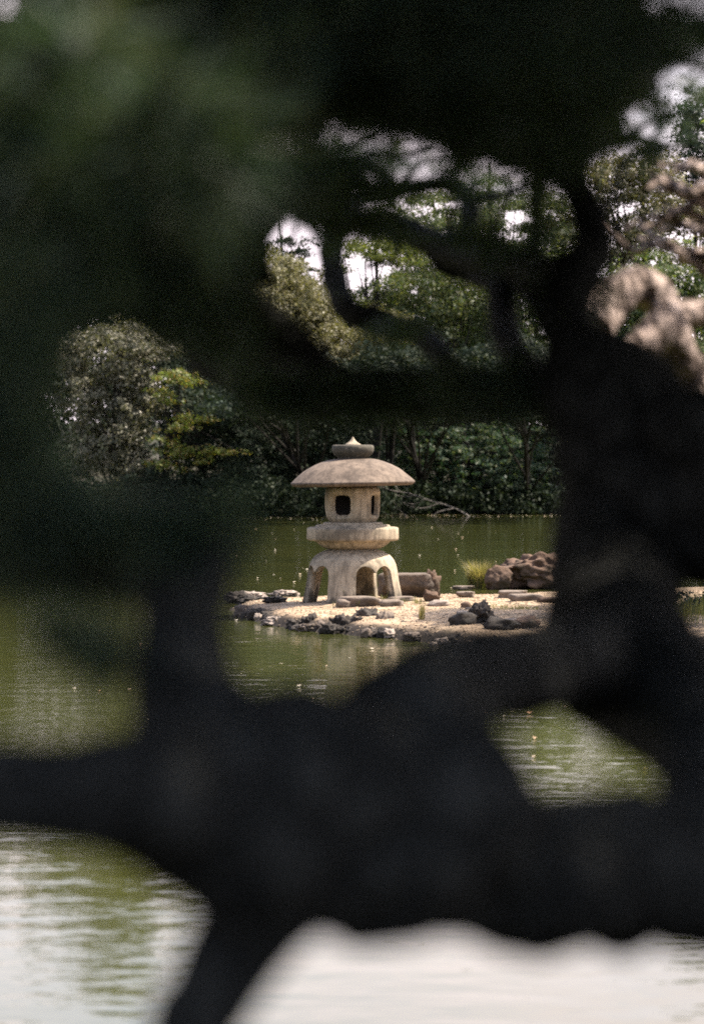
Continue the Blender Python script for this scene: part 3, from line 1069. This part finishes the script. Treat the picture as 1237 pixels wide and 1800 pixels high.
far_tree("clipped_shrub", "small clipped dome with a lit top between the dark limbs", "shrub", 103,
         [(670, 560, 40, 22), (680, 600, 45, 40), (690, 660, 70, 50)], 'dome', 0.085, 680, G1, seed=6, clump=0.2, flat=0.8)
far_tree("layered_tree", "open tree with a yellow-green crown and sky showing through its branches", "tree", 110,
         [(625, 438, 38, 16), (660, 425, 40, 14), (600, 470, 26, 14), (700, 455, 50, 16), (720, 490, 40, 14), (690, 520, 40, 10), (610, 520, 24, 10), (650, 545, 60, 18), (740, 440, 40, 14)],
         'lime', 0.12, 655, G1, seed=7, clump=0.34, flat=0.5, cover=4.5, limb_r=0.09, trunk_r=0.2)
far_tree("far_pine", "slender pine with a bare upright stem between sky gaps", "tree", 108,
         [(700, 400, 60, 22), (760, 430, 60, 20), (960, 350, 50, 30), (985, 430, 40, 40), (740, 350, 40, 9), (815, 325, 26, 6), (862, 318, 34, 9), (845, 345, 40, 12), (905, 360, 40, 9), (840, 380, 46, 14), (880, 400, 34, 10), (800, 372, 44, 10), (790, 400, 50, 14), (930, 400, 34, 10), (835, 430, 60, 16), (905, 440, 60, 14), (780, 345, 30, 7)],
         'far_pine', 0.13, 868, G1, seed=8, clump=0.34, flat=0.5, cover=4.6, trunk_top=(860, 285), limb_r=0.05, trunk_r=0.17, aspect=0.3)
far_tree("pine_tree", "broad pine with drooping green sprays above the lantern's right side", "tree", 106,
         [(735, 500, 60, 35), (790, 480, 60, 30), (760, 545, 60, 40), (820, 520, 60, 40), (720, 570, 40, 30), (770, 600, 50, 32)], 'far_pine', 0.14, 770, G1, seed=9, clump=0.4, flat=0.7, aspect=0.35, cover=4)
far_tree("pine_tree", "darker pine filling the view behind the slender one", "tree", 114,
         [(690, 370, 50, 16), (760, 345, 50, 16), (880, 360, 50, 24), (740, 385, 60, 24), (830, 400, 70, 26), (960, 390, 50, 40), (700, 440, 70, 30), (640, 540, 60, 40), (780, 430, 60, 26), (850, 470, 70, 40), (930, 440, 60, 40), (720, 520, 90, 40), (820, 560, 90, 40), (990, 500, 50, 50), (620, 580, 60, 40)], 'far_pine', 0.15, 800, G1, seed=22, clump=0.4, flat=0.6, aspect=0.35, cover=3.2)
far_tree("broadleaf_tree", "sunny mid-green tree behind the dark limbs right of the pine", "tree", 107,
         [(850, 560, 70, 50), (905, 520, 50, 50), (860, 620, 80, 35), (920, 600, 50, 40), (955, 540, 40, 40), (800, 640, 70, 30), (960, 480, 40, 30)], 'mid_leaf', 0.13, 880, G1, seed=10, clump=0.4)
far_tree("broadleaf_tree", "pale dry-looking tree at the upper right behind the curled branches", "tree", 109,
         [(1060, 300, 50, 30), (1130, 290, 60, 30), (1090, 320, 60, 40), (1150, 330, 60, 45), (1060, 380, 50, 50), (1130, 400, 70, 45), (1200, 380, 60, 40), (1080, 450, 60, 40), (1000, 390, 40, 50)], 'pale_leaf', 0.14, 1090, G1, seed=11, clump=0.45, cover=4, limb_r=0.1, trunk_r=0.25)
far_tree("broadleaf_tree", "fresh green tree at the right edge below the curled branches", "tree", 106,
         [(1170, 480, 70, 50), (1220, 520, 60, 70), (1090, 520, 60, 50), (1140, 560, 70, 50), (1220, 620, 60, 60), (1100, 600, 70, 50), (1150, 650, 80, 50), (1050, 640, 60, 60)], 'mid_leaf', 0.13, 1150, G1, seed=12, clump=0.4)
far_tree("evergreen_tree", "dark tree standing against the sky at the upper right corner", "tree", 112,
         [(1225, 200, 45, 50), (1240, 270, 50, 60), (1215, 300, 40, 40), (1260, 400, 60, 90)], 'dark_leaf', 0.16, 1240, G1, seed=13, clump=0.5)
far_tree("green_maple", "spreading green maple overhanging the water right of the lantern", "tree", 105.3,
         [(745, 765, 60, 22), (800, 755, 60, 20), (720, 800, 50, 26), (780, 800, 70, 30), (850, 785, 70, 30), (910, 770, 70, 35), (930, 820, 70, 35), (840, 830, 80, 28), (760, 840, 60, 24), (880, 860, 80, 22), (700, 850, 40, 25), (960, 860, 60, 25)],
         'green_maple', 0.12, 850, G1, seed=14, clump=0.26, flat=0.35, cover=2.8, per=45, limb_r=0.07)
far_tree("evergreen_tree", "dark tree behind the green maple over the water", "tree", 122,
         [(760, 720, 120, 80), (880, 720, 120, 80), (980, 740, 100, 90), (700, 760, 100, 80), (820, 820, 150, 60), (960, 830, 120, 50)], 'dark_leaf', 0.16, 830, G1, seed=15, cover=4)
far_tree("evergreen_tree", "dark tree at the right edge above the shaded rock", "tree", 118,
         [(1190, 740, 90, 80), (1110, 760, 90, 90), (1210, 850, 90, 70), (1120, 860, 90, 70), (1060, 820, 80, 90)], 'dark_leaf', 0.16, 1160, G1, seed=16, cover=4)
far_tree("tall_evergreen", "tall dark evergreen rising behind the silvery tree", "tree", 112,
         [(210, 130, 80, 80), (130, 220, 90, 90), (310, 240, 90, 90), (210, 240, 80, 90), (170, 330, 110, 90), (270, 360, 100, 90), (210, 450, 140, 90), (210, 550, 150, 80), (220, 640, 140, 80)], 'dark_leaf', 0.17, 215, G1, seed=17, cover=4.5, clump=0.5, trunk_r=0.3)
far_tree("evergreen_tree", "dark evergreen at the left edge of the far bank", "tree", 108,
         [(-30, 300, 90, 90), (60, 380, 90, 80), (-60, 420, 100, 110), (20, 520, 110, 100), (60, 620, 110, 90), (40, 720, 110, 90), (60, 810, 110, 70), (-60, 600, 100, 120), (-60, 780, 100, 100)], 'dark_leaf', 0.16, 40, G1, seed=18, cover=4)
far_tree("evergreen_tree", "dark evergreen filling the gap behind the rounded one", "tree", 118,
         [(350, 560, 100, 110), (440, 620, 110, 90), (350, 690, 120, 90), (540, 680, 120, 80), (640, 690, 110, 70), (330, 440, 60, 60), (560, 560, 60, 40)], 'dark_leaf', 0.16, 440, G1, seed=19, cover=4.2)
far_tree("evergreen_tree", "green tree behind the pine, closing the view above the dark limb", "tree", 124,
         [(720, 600, 90, 70), (830, 600, 100, 60), (950, 620, 100, 60), (700, 660, 100, 60), (840, 670, 120, 60), (1010, 560, 60, 90)], 'mid_leaf', 0.17, 800, G1, seed=20, cover=4.2)
far_tree("small_tree", "small dark tree top standing against the sky above the rounded evergreen", "tree", 112,
         [(488, 360, 14, 12), (505, 422, 26, 10), (530, 436, 30, 14), (478, 440, 18, 12), (500, 470, 50, 30), (540, 500, 50, 40)], 'dark_leaf', 0.11, 510, G1, seed=21, clump=0.2, cover=3.2, trunk_r=0.12)
# crowns added over the far water to keep the foot of the bank dark
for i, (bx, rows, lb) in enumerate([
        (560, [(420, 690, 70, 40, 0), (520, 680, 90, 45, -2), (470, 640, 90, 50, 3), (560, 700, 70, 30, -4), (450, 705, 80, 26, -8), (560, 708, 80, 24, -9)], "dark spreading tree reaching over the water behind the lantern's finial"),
        (760, [(660, 690, 80, 42, -3), (740, 680, 90, 45, 0), (700, 640, 90, 45, 3), (790, 700, 80, 32, -4), (660, 708, 80, 24, -9), (770, 706, 80, 26, -8)], "dark tree added over the water just right of the lantern to shade the bank"),
        (950, [(860, 690, 90, 42, -2), (950, 680, 100, 50, -4), (900, 640, 90, 45, 2), (1020, 690, 90, 50, 0), (870, 706, 80, 26, -9), (970, 705, 90, 30, -8)], "dark tree added over the water beside the upright trunk to shade the bank")]):
    far_tree("added_shade_tree", lb, "tree", 97.5, rows, 'dark_leaf', 0.15, bx, G1, seed=50 + i, cover=5.0, clump=0.5, flat=0.4, deep=1.7)
# low undergrowth along the far waterline
rng = np.random.default_rng(31)
xs = rng.uniform(-16, 16, 700)
yy_ = far_shore(xs) + np.where(rng.random(700) < 0.6, rng.uniform(-0.4, 1.2, 700), rng.uniform(1, 8, 700))
bl = [(np.array([x, y, rng.uniform(0.1, 0.9)]), np.array([0.7, 0.5, 0.5])) for x, y in zip(xs, yy_)]
pt, nr = crown_points(bl, [130] * len(bl), 0.35, rng, per=30)
pt = pt[pt[:, 2] > 0.05]
v, q = leaves_geo(pt, 0.15, rng.normal(size=pt.shape) + [0, 0, .4], rng)
tag(obj("undergrowth", v, q, M['dark_leaf']), kind='stuff')
# the wood behind
xs = rng.uniform(-26, 26, 420)
bl = [(np.array([x, rng.uniform(128, 150), rng.uniform(0.5, 8.0)]), np.array([1.6, 1.4, 1.3])) for x in xs]
pt, nr = crown_points(bl, [260] * len(bl), 0.6, rng, per=40)
v, q = leaves_geo(pt, 0.26, nr, rng)
tag(obj("distant_wood", v, q, M['dark_leaf']), kind='stuff')

# the tree at the root of the spit that shades its right-hand shore
far_tree("garden_tree", "tree on the spit right of the large boulder that shades the shore", "tree", 33.0,
         [(1400, 190, 100, 90), (1540, 170, 140, 100), (1690, 200, 150, 110), (1820, 180, 120, 90), (1345, 215, 45, 40)], 'mid_leaf', 0.09, 1700, None, seed=40, cover=9.0, clump=0.22, trunk_r=0.12, base_z=0.1, deep=2.3)


# unseen trees closing the pond in on the other sides, sized to cut sky light
ring = []
rng = np.random.default_rng(32)
for k in range(380):
    t = rng.random()
    if k % 3 == 0:
        c = np.array([rng.uniform(-26, -18), rng.uniform(-8, 96), rng.uniform(1, 18)])
    elif k % 3 == 1:
        c = np.array([rng.uniform(20, 28), rng.uniform(-8, 96), rng.uniform(1, 16)])
    else:
        c = np.array([rng.uniform(-26, 28), rng.uniform(-18, -11), rng.uniform(1, 6)])
    ring.append((c, np.array([3.2, 3.2, 2.4])))
pt, nr = crown_points(ring, [200] * len(ring), 1.0, rng, per=40)
v, q = leaves_geo(pt, 0.6, nr, rng)
tag(obj("unseen_wood", v, q, M['dark_leaf']), kind='stuff')

far_tree("low_shrub", "low dark shrub on the spit behind the flare of the pine trunk", "shrub", 32.6,
         [(1190, 1090, 50, 40), (1250, 1080, 55, 50), (1310, 1090, 60, 50), (1225, 1115, 60, 30)], 'dark_leaf', 0.06, 1230, None, seed=41, cover=5.0, clump=0.12, trunk_r=0.03, base_z=0.15, limb_r=0.012)

# bare grey branch reaching over the water beside the lantern
tw = empty("bare_branch", PW(805, 893) * np.array([1, 0, 0]) + np.array([0, 100.5, -0.4]), "bare pale dead branch reaching over the water behind the lantern's fire box", "branch")
g = Geo()


def twig(rows, r0, r1, d=100.5):
    pts = catmull([P(x, y, d + 0.3 * math.sin(x)) for x, y in rows], 6 * len(rows))
    g.add(*tube(pts, np.linspace(r0, r1, len(pts)), 6, 0.1, 3.0))


twig([(860, 935), (820, 905), (790, 890), (752, 879), (725, 869), (706, 865), (688, 862), (664, 853)], 0.030, 0.010)
g.build("main_stem", M['twig'], tw, True)
for rows in ([(704, 865), (697, 858), (694, 849)], [(728, 871), (712, 873), (694, 870)], [(770, 885), (745, 893), (720, 890), (708, 882)], [(800, 893), (770, 900), (745, 915), (712, 905), (690, 880)],
             [(712, 905), (705, 920), (698, 930)], [(745, 878), (730, 886), (716, 884)]):
    g = Geo()
    twig(rows, 0.016, 0.008)
    g.build("twig", M['twig'], tw, True)


# ------------------------------------------------------------------ foreground pines
def limb_geo(g, rows, seg=20, bump=0.28, bscale=9.0, seed=0.0, per=7):
    """rows: (px, py, width px, depth m)."""
    ctl = []
    for px, py, wd_, d in rows:
        ctl.append([*P(px, py, d), wd_ * 0.5 * d / FPX])
    s = catmull(ctl, per * len(ctl))
    g.add(*tube(s[:, :3], np.clip(s[:, 3], 0.002, None), seg, bump, bscale, seed))


def limb(name, rows, mat, parent, seed=0.0, **kw):
    g = Geo()
    limb_geo(g, rows, seed=seed, **kw)
    return g.build(name, M[mat], parent, True)


pine = empty("leaning_pine", (P(345, 1800, 2.25)[0], P(345, 1800, 2.25)[1], 0.4), "big dark gnarled pine closest to the viewer, its trunk and limbs framing the stone lantern", "tree")
limb("trunk", [(250, 4600, 300, 2.30), (300, 2600, 210, 2.27), (325, 1900, 165, 2.25), (375, 1740, 165, 2.25), (450, 1600, 230, 2.25), (560, 1470, 330, 2.28)], 'bark', pine, 1.0)
limb("main_limb", [(-120, 1390, 190, 2.1), (60, 1392, 190, 2.12), (200, 1400, 230, 2.15), (330, 1425, 310, 2.2), (470, 1430, 390, 2.25), (620, 1435, 440, 2.3), (740, 1445, 415, 2.35), (820, 1515, 300, 2.38), (930, 1535, 285, 2.4), (1030, 1525, 290, 2.42), (1150, 1525, 290, 2.45), (1380, 1545, 310, 2.5)], 'bark', pine, 2.0)
limb("upper_limb", [(690, 1310, 280, 2.4), (770, 1225, 205, 2.6), (880, 1180, 170, 2.9), (1000, 1170, 170, 3.2), (1090, 1180, 210, 3.5), (1200, 1220, 220, 3.6)], 'bark', pine, 3.0)
limb("left_limb", [(470, 1400, 330, 2.3), (380, 1310, 260, 2.35), (330, 1220, 195, 2.4), (322, 1120, 185, 2.45), (318, 1040, 180, 2.5), (275, 965, 190, 2.55), (170, 945, 180, 2.6), (60, 930, 190, 2.7), (-20, 800, 160, 2.9), (-100, 600, 160, 3.1)], 'bark', pine, 5.0)
limb("dead_twig", [(330, 1200, 40, 2.4), (230, 1160, 30, 2.38), (170, 1125, 22, 2.36), (110, 1105, 16, 2.33), (75, 1098, 8, 2.3)], 'bark', pine, 6.0)

stem = pine
limb("rising_trunk", [(1060, 1560, 240, 2.45), (1170, 1510, 200, 2.6), (1235, 1400, 160, 2.8), (1215, 1280, 190, 3.1), (1125, 1180, 250, 3.5), (1080, 1090, 225, 3.9), (1072, 1000, 225, 4.1), (1080, 900, 235, 4.2), (1085, 780, 260, 4.2), (1062, 690, 250, 4.2), (1010, 610, 130, 4.25), (1000, 520, 100, 4.3),
               (1040, 445, 80, 4.4), (1035, 380, 72, 4.5), (1005, 310, 70, 4.6), (970, 230, 70, 4.7), (930, 100, 70, 4.8), (880, -80, 60, 4.9)], 'bark', stem, 7.0, per=8)
limb("root_flare", [(1100, 1050, 150, 4.2), (1150, 1110, 120, 3.85), (1215, 1170, 110, 3.6), (1300, 1210, 110, 3.5)], 'bark', stem, 8.0)
limb("right_limb", [(1060, 740, 150, 4.2), (1130, 720, 130, 4.15), (1200, 740, 130, 4.1), (1260, 780, 150, 4.05), (1330, 860, 170, 4.0)], 'bark', stem, 9.0)
limb("right_limb", [(1120, 900, 200, 4.18), (1180, 900, 230, 4.15), (1240, 890, 250, 4.1), (1320, 890, 270, 4.05)], 'bark', stem, 9.5)
limb("long_limb", [(1040, 690, 120, 4.20), (960, 688, 100, 4.36), (880, 690, 98, 4.52), (780, 688, 92, 4.68), (680, 688, 92, 4.84), (580, 690, 96, 5.00), (480, 680, 100, 5.16), (400, 640, 100, 5.32), (350, 560, 100, 5.48), (300, 450, 100, 5.64)], 'bark', stem, 10.0)
limb("diagonal_limb", [(700, 700, 60, 5.0), (600, 665, 64, 5.0), (520, 610, 70, 5.0), (440, 550, 90, 5.0), (370, 490, 130, 5.0), (320, 390, 120, 5.0), (290, 280, 110, 5.0)], 'bark', stem, 11.0)
limb("high_limb", [(1010, 470, 70, 4.40), (950, 480, 60, 5.42), (880, 455, 58, 6.44), (800, 440, 55, 7.12), (740, 415, 52, 7.46), (680, 392, 46, 7.63), (620, 385, 42, 7.63), (560, 370, 55, 7.46), (500, 335, 60, 7.29), (440, 330, 50, 7.12)], 'bark', stem, 12.0)
limb("hanging_limb", [(590, 380, 40, 7.63), (583, 430, 46, 7.46), (590, 500, 44, 7.29), (615, 548, 48, 7.12), (680, 568, 50, 7.12), (740, 590, 46, 7.12), (790, 640, 40, 6.78)], 'bark', stem, 13.0)
limb("inner_limb", [(880, 455, 60, 6.44), (880, 520, 58, 6.10), (888, 590, 60, 5.76), (920, 650, 60, 5.08)], 'bark', stem, 14.0)
limb("inner_limb", [(940, 470, 36, 5.76), (941, 400, 32, 5.76), (944, 330, 34, 5.59), (950, 250, 40, 5.42)], 'bark', stem, 15.0)
limb("inner_limb", [(1000, 600, 80, 4.23), (960, 570, 40, 4.74), (930, 530, 22, 5.42), (905, 490, 22, 5.93)], 'bark', stem, 15.5)
limb("arching_limb", [(815, 430, 34, 7.29), (826, 385, 34, 7.46), (815, 345, 32, 7.63), (780, 325, 28, 7.80), (730, 328, 26, 7.80), (685, 342, 26, 7.80), (640, 352, 26, 7.80), (590, 370, 28, 7.63)], 'bark', stem, 16.0)
limb("arching_limb", [(690, 350, 24, 7.80), (675, 310, 26, 7.97), (640, 285, 28, 7.97), (590, 288, 30, 7.80), (530, 300, 40, 7.63), (470, 310, 40, 7.46)], 'bark', stem, 17.0)
limb("side_limb", [(455, 500, 60, 7.12), (440, 420, 60, 7.12), (445, 340, 55, 7.29), (420, 280, 40, 7.46)], 'bark', stem, 18.0)
for i, rows in enumerate([
        [(620, 385, 26, 7.5), (600, 335, 26, 7.6), (560, 285, 22, 7.7), (520, 250, 16, 7.8)],
        [(745, 415, 30, 7.4), (775, 465, 28, 7.3), (830, 490, 26, 7.2), (885, 500, 26, 6.6)],
        [(885, 460, 30, 6.6), (925, 505, 30, 6.2), (985, 530, 36, 5.0)],
        [(500, 335, 26, 7.2), (485, 385, 24, 7.2), (450, 430, 26, 7.2), (440, 480, 30, 7.0)],
        [(560, 370, 24, 7.4), (540, 340, 20, 7.5), (500, 300, 18, 7.6), (450, 285, 14, 7.6)],
        [(825, 350, 18, 7.6), (870, 345, 16, 7.2), (920, 330, 18, 6.4), (945, 320, 18, 5.6)],
        [(690, 395, 16, 7.6), (700, 430, 14, 7.6), (690, 460, 8, 7.6)],
        [(640, 555, 18, 7.1), (670, 520, 12, 7.2), (690, 505, 6, 7.3)],
        [(1035, 400, 24, 4.6), (1075, 350, 18, 5.4), (1090, 300, 14, 6.0)]]):
    limb("crooked_branch", rows, 'bark', stem, 70.0 + i, seg=12, bump=0.4, bscale=14.0)
for i, rows in enumerate([
        [(470, 320, 16, 8.6), (540, 270, 13, 9.0), (600, 262, 11, 9.4), (660, 240, 8, 9.6)],
        [(600, 300, 14, 9.0), (650, 270, 11, 9.4), (700, 275, 10, 9.6), (760, 262, 6, 9.8)],
        [(690, 345, 15, 8.8), (720, 305, 12, 9.2), (750, 285, 9, 9.5), (800, 280, 6, 9.8)],
        [(480, 390, 14, 9.0), (510, 372, 11, 9.2), (540, 395, 9, 9.4), (575, 420, 6, 9.6)],
        [(505, 440, 12, 9.2), (520, 400, 9, 9.4), (515, 360, 6, 9.6)],
        [(800, 440, 16, 8.6), (790, 390, 13, 9.0), (805, 350, 10, 9.3), (850, 322, 7, 9.6)],
        [(880, 450, 16, 8.4), (870, 400, 13, 8.8), (895, 350, 10, 9.2), (920, 318, 6, 9.5)],
        [(640, 470, 14, 8.8), (680, 460, 11, 9.0), (715, 475, 9, 9.2), (760, 470, 6, 9.4)],
        [(1100, 245, 14, 7.8), (1140, 215, 11, 8.2), (1185, 200, 8, 8.6), (1230, 205, 6, 9.0)],
        [(1090, 290, 14, 7.6), (1140, 262, 10, 8.2), (1190, 275, 7, 8.8)]]):
    limb("crooked_twig", [(a_, b_, c_, min(d_, 7.9)) for a_, b_, c_, d_ in rows], 'bark', stem, 90.0 + i, seg=9, bump=0.4, bscale=12.0)
limb("side_twig", [(1020, 270, 30, 6.44), (1100, 245, 20, 7.46), (1170, 255, 12, 8.14), (1200, 262, 8, 8.48)], 'bark', stem, 19.0)

gn = empty("gnarled_pine", (P(1420, 1000, 9.5)[0], 9.5, 0.2), "twisted pine limb with pale sunlit knots at the right edge", "tree")
limb("knotted_limb", [(1340, 830, 80, 9.4), (1270, 760, 60, 9.4), (1228, 705, 56, 9.4), (1203, 645, 60, 9.4), (1165, 594, 98, 9.4), (1115, 612, 62, 9.3), (1060, 625, 44, 9.1), (1000, 640, 40, 8.8)], 'pale_bark', gn, 20.0, bump=0.34, bscale=6.5, seg=32, per=14)
limb("knotted_limb", [(1165, 590, 60, 9.4), (1192, 556, 52, 9.5), (1240, 548, 48, 9.6), (1320, 540, 40, 9.7)], 'pale_bark', gn, 21.0, bump=0.26, bscale=8, seg=32, per=14)
limb("bent_limb", [(1035, 580, 84, 9.2), (1080, 520, 72, 9.4), (1122, 502, 70, 9.5), (1158, 528, 62, 9.5), (1175, 572, 56, 9.4)], 'pale_bark', gn, 22.0, bump=0.26, bscale=8, seg=32, per=14)
limb("bent_limb", [(1050, 470, 22, 9.2), (1005, 465, 26, 9.2), (960, 472, 16, 9.2), (935, 470, 10, 9.2)], 'pale_bark', gn, 23.0, bump=0.4, bscale=8.0)
rng = np.random.default_rng(51)
for k in range(16):
    x0, y0 = 1260 + rng.uniform(-10, 20), rng.uniform(310, 470)
    rows = [(x0, y0, 20, 9.8)]
    x, y = x0, y0
    for s in range(4):
        x -= rng.uniform(18, 44)
        y += rng.uniform(-22, 24)
        rows.append((x, y, max(17 - s * 3.4 + rng.uniform(-2, 3), 5), 9.8 + rng.uniform(-.3, .3)))
    limb("curled_branch", rows, 'pale_bark', gn, 24.0 + k, seg=9, bump=0.4, bscale=14.0)
limb("curled_branch", [(1150, 430, 14, 9.7), (1110, 440, 14, 9.7), (1070, 400, 10, 9.7), (1045, 360, 7, 9.7)], 'pale_bark', gn, 60.0, seg=9)


def tufts_in(rows, rng, size=1.0, count=38, width=0.0026):
    """rows: (px, py, rx, ry, d0, d1, n)."""
    cs, ds = [], []
    for px, py, rx, ry, d0, d1, n in rows:
        a = rng.uniform(0, 2 * math.pi, n)
        r = np.sqrt(rng.random(n))
        d = rng.uniform(d0, d1, n)
        for x, y, dd in zip(px + rx * r * np.cos(a), py + ry * r * np.sin(a), d):
            cs.append(P(x, y, dd))
        ds.append(rng.normal(size=(n, 3)) * [1, 1, 0.5] + [0, 0, -0.25])
    return needle_tufts(np.array(cs), np.concatenate(ds), rng, count, 0.085 * size, width, 0.8, 0.07)


rng = np.random.default_rng(61)
LIT = [(40, 260, 60, 70, 2.5, 2.8, 16), (115, 100, 60, 60, 2.5, 2.8, 12), (300, 230, 90, 60, 2.5, 2.8, 20), (385, 270, 40, 40, 2.5, 2.8, 8)]
TOP = [
    (110, 880, 120, 30, 2.4, 2.7, 60), (300, 915, 60, 40, 2.4, 2.7, 34),
    (590, 372, 50, 16, 7.0, 7.8, 16), (760, 430, 60, 20, 7.0, 7.8, 18), (700, 575, 60, 16, 6.6, 7.2, 14), (580, 470, 24, 60, 6.8, 7.4, 12), (850, 452, 60, 18, 6.4, 7.2, 16), (880, 540, 24, 60, 6.0, 6.6, 12), (1010, 540, 60, 60, 4.2, 4.8, 14),
    (600, 20, 720, 130, 3.2, 6.0, 1200), (250, 120, 330, 130, 3.0, 5.5, 330), (800, 130, 330, 110, 3.5, 6.0, 600), (950, 200, 200, 90, 4.0, 6.0, 260),
    (180, 330, 230, 190, 3.0, 5.0, 620), (330, 200, 120, 90, 3.4, 5.0, 90), (150, 440, 260, 110, 3.0, 4.6, 300), (60, 380, 130, 200, 2.6, 4.2, 240), (5, 720, 95, 250, 2.4, 3.6, 380), (50, 880, 110, 110, 2.6, 3.8, 170),
    (210, 945, 160, 60, 2.6, 3.8, 130), (470, 180, 110, 70, 4.0, 6.0, 90), (520, 310, 90, 45, 5.2, 6.6, 110), (610, 318, 90, 34, 5.6, 6.6, 70), (565, 375, 60, 30, 5.8, 6.6, 40), (650, 402, 60, 20, 5.8, 6.5, 36), (480, 370, 60, 40, 5.2, 6.5, 40), (340, 420, 90, 140, 3.6, 5.5, 150), (1000, 120, 180, 100, 4.0, 6.0, 150), (1150, 100, 70, 70, 4.5, 6.5, 46),
    (690, 190, 130, 40, 4.5, 6.5, 70), (900, 270, 130, 40, 4.5, 6.0, 70), (1090, 215, 60, 40, 5.0, 6.5, 26), (440, 400, 60, 70, 5.5, 6.5, 50), (330, 560, 110, 70, 3.6, 5, 80),
    (800, 432, 110, 22, 5.8, 6.4, 50), (700, 330, 80, 14, 6.2, 6.6, 24), (790, 318, 50, 12, 6.2, 6.6, 18), (640, 280, 60, 12, 6.2, 6.6, 14), (920, 400, 40, 60, 4.8, 5.6, 24), (600, 690, 280, 24, 4.6, 5.2, 80), (850, 690, 120, 26, 4.2, 4.7, 34),
]
GAPS = [(400, 292, 16, 24), (432, 304, 11, 11), (478, 333, 9, 9), (520, 374, 26, 16), (508, 412, 38, 14), (583, 396, 13, 14), (630, 366, 27, 12), (590, 245, 34, 20), (640, 258, 30, 22), (690, 285, 34, 34), (745, 290, 46, 22), (655, 305, 9, 9),
        (850, 318, 40, 16), (905, 325, 30, 12), (905, 385, 22, 44), (865, 453, 12, 8), (1130, 207, 34, 18), (1205, 165, 38, 38), (1130, 240, 22, 8), (1150, 268, 46, 12), (1195, 5, 60, 14), (8, 8, 26, 26), (630, 490, 34, 60), (740, 490, 110, 60), (530, 500, 60, 60),
        (1150, 340, 110, 60), (205, 720, 100, 150), (330, 760, 80, 120), (760, 380, 40, 30)]


def gap_filter(v, t, rng):
    """Thin the crown out where the sky shows through it."""
    c = v.reshape(-1, 3, 3)
    keep = np.ones(len(c), bool)
    for w0, w1 in ((1.0, 0.0), (0.5, 0.5), (0.0, 1.0)):
        p = (c[:, 0] + c[:, 1]) / 2 * w0 + c[:, 2] * w1
        dd = p[:, 1] * math.cos(PITCH) - (p[:, 2] - EYE) * math.sin(PITCH)
        up = p[:, 1] * math.sin(PITCH) + (p[:, 2] - EYE) * math.cos(PITCH)
        px, py = 618.5 + p[:, 0] / dd * FPX, 900 - up / dd * FPX
        for gx, gy, rx, ry in GAPS:
            gp_ = 0.5 if 560 < gx < 800 and 240 <= gy < 300 else 0.93
            keep &= ~((((px - gx) / (rx + 2)) ** 2 + ((py - gy) / (ry + 2)) ** 2 < 1) & (rng.random(len(c)) < gp_))
    c = c[keep]
    return c.reshape(-1, 3), np.arange(3 * len(c)).reshape(-1, 3)


v, t = gap_filter(*tufts_in(TOP, rng, 0.9, 44, 0.0030), rng)
v2, t2 = tufts_in(LIT, rng, 1.5, 22, 0.006)
v, t = np.vstack([v, v2]), np.vstack([t, t2 + len(v)])
FRINGE = [(600, 250, 60, 34, 7.5, 9.5, 16), (690, 285, 60, 36, 7.5, 9.5, 16), (780, 290, 50, 24, 7.5, 9.0, 10), (515, 385, 50, 34, 7.5, 9.0, 5), (870, 330, 70, 24, 7.0, 8.5, 10), (1140, 210, 60, 40, 7.0, 9.0, 12), (1200, 180, 40, 50, 7.0, 9.0, 8), (1130, 262, 70, 12, 6.6, 7.5, 8), (1190, 20, 50, 20, 5.0, 6.0, 5)]
v2, t2 = tufts_in(FRINGE, rng, 1.0, 40, 0.0030)
v, t = np.vstack([v, v2]), np.vstack([t, t2 + len(v)])
obj("needles", v, t, M['needle'], stem)
LOW = [(140, 1120, 40, 22, 2.32, 2.42, 9), (185, 1155, 36, 24, 2.34, 2.42, 8), (100, 1100, 20, 12, 2.3, 2.4, 3)]
v, t = tufts_in(LOW, rng, 0.55, 30, 0.0022)
obj("low_needles", v, t, M['needle'], pine)


rows = [(1330, 150, 130, 150, 9.2, 9.9, 20), (1460, 120, 180, 200, 9.2, 10.0, 30), (1400, 330, 110, 110, 9.3, 9.9, 10)]  # unseen tufts added towards the sun to dapple the knotted limbs
v, t = tufts_in(rows, rng, 1.0, 44, 0.0034)
obj("needles", v, t, M['needle'], gn)


# unseen crown added overhead and round the viewer to darken the pine's limbs
def overhead():
    rng = np.random.default_rng(71)
    n = 21000
    x = rng.uniform(-6, 10, n)
    y = rng.uniform(0.2, 8.2, n)
    z = rng.uniform(3.5, 5.8, n) + 0.0 * x
    c1 = np.stack([x, y, z], 1)
    n = 800
    a = rng.uniform(math.pi * 0.92, math.pi * 2.08, n)
    r = rng.uniform(5.0, 7.5, n)
    c2 = np.stack([1 + np.cos(a) * r, np.sin(a) * r * 0.8, rng.uniform(0.5, 4.6, n)], 1)
    c = np.vstack([c1, c2])
    sdv = np.array(SUN_DIR)  # holes cut towards the sun to place flecks of light below
    for px, py, dd, rad in [(40, 260, 2.65, .12), (115, 100, 2.65, .10), (300, 230, 2.65, .14), (385, 270, 2.65, .06), (962, 716, 4.0, .04), (620, 180, 5.0, .15), (460, 200, 4.6, .15)]:
        p = P(px, py, dd)
        t = (c - p) @ sdv
        c = c[(np.linalg.norm(c - p - t[:, None] * sdv, axis=1) > rad + 0.12) | (t < 0)]
    d = rng.normal(size=c.shape) * [1, 1, 0.4]
    return needle_tufts(c, d, rng, 16, 0.28, 0.028, 0.8, 0.25)


v, t = overhead()
obj("added_shade_crown", v, t, M['needle'], pine)
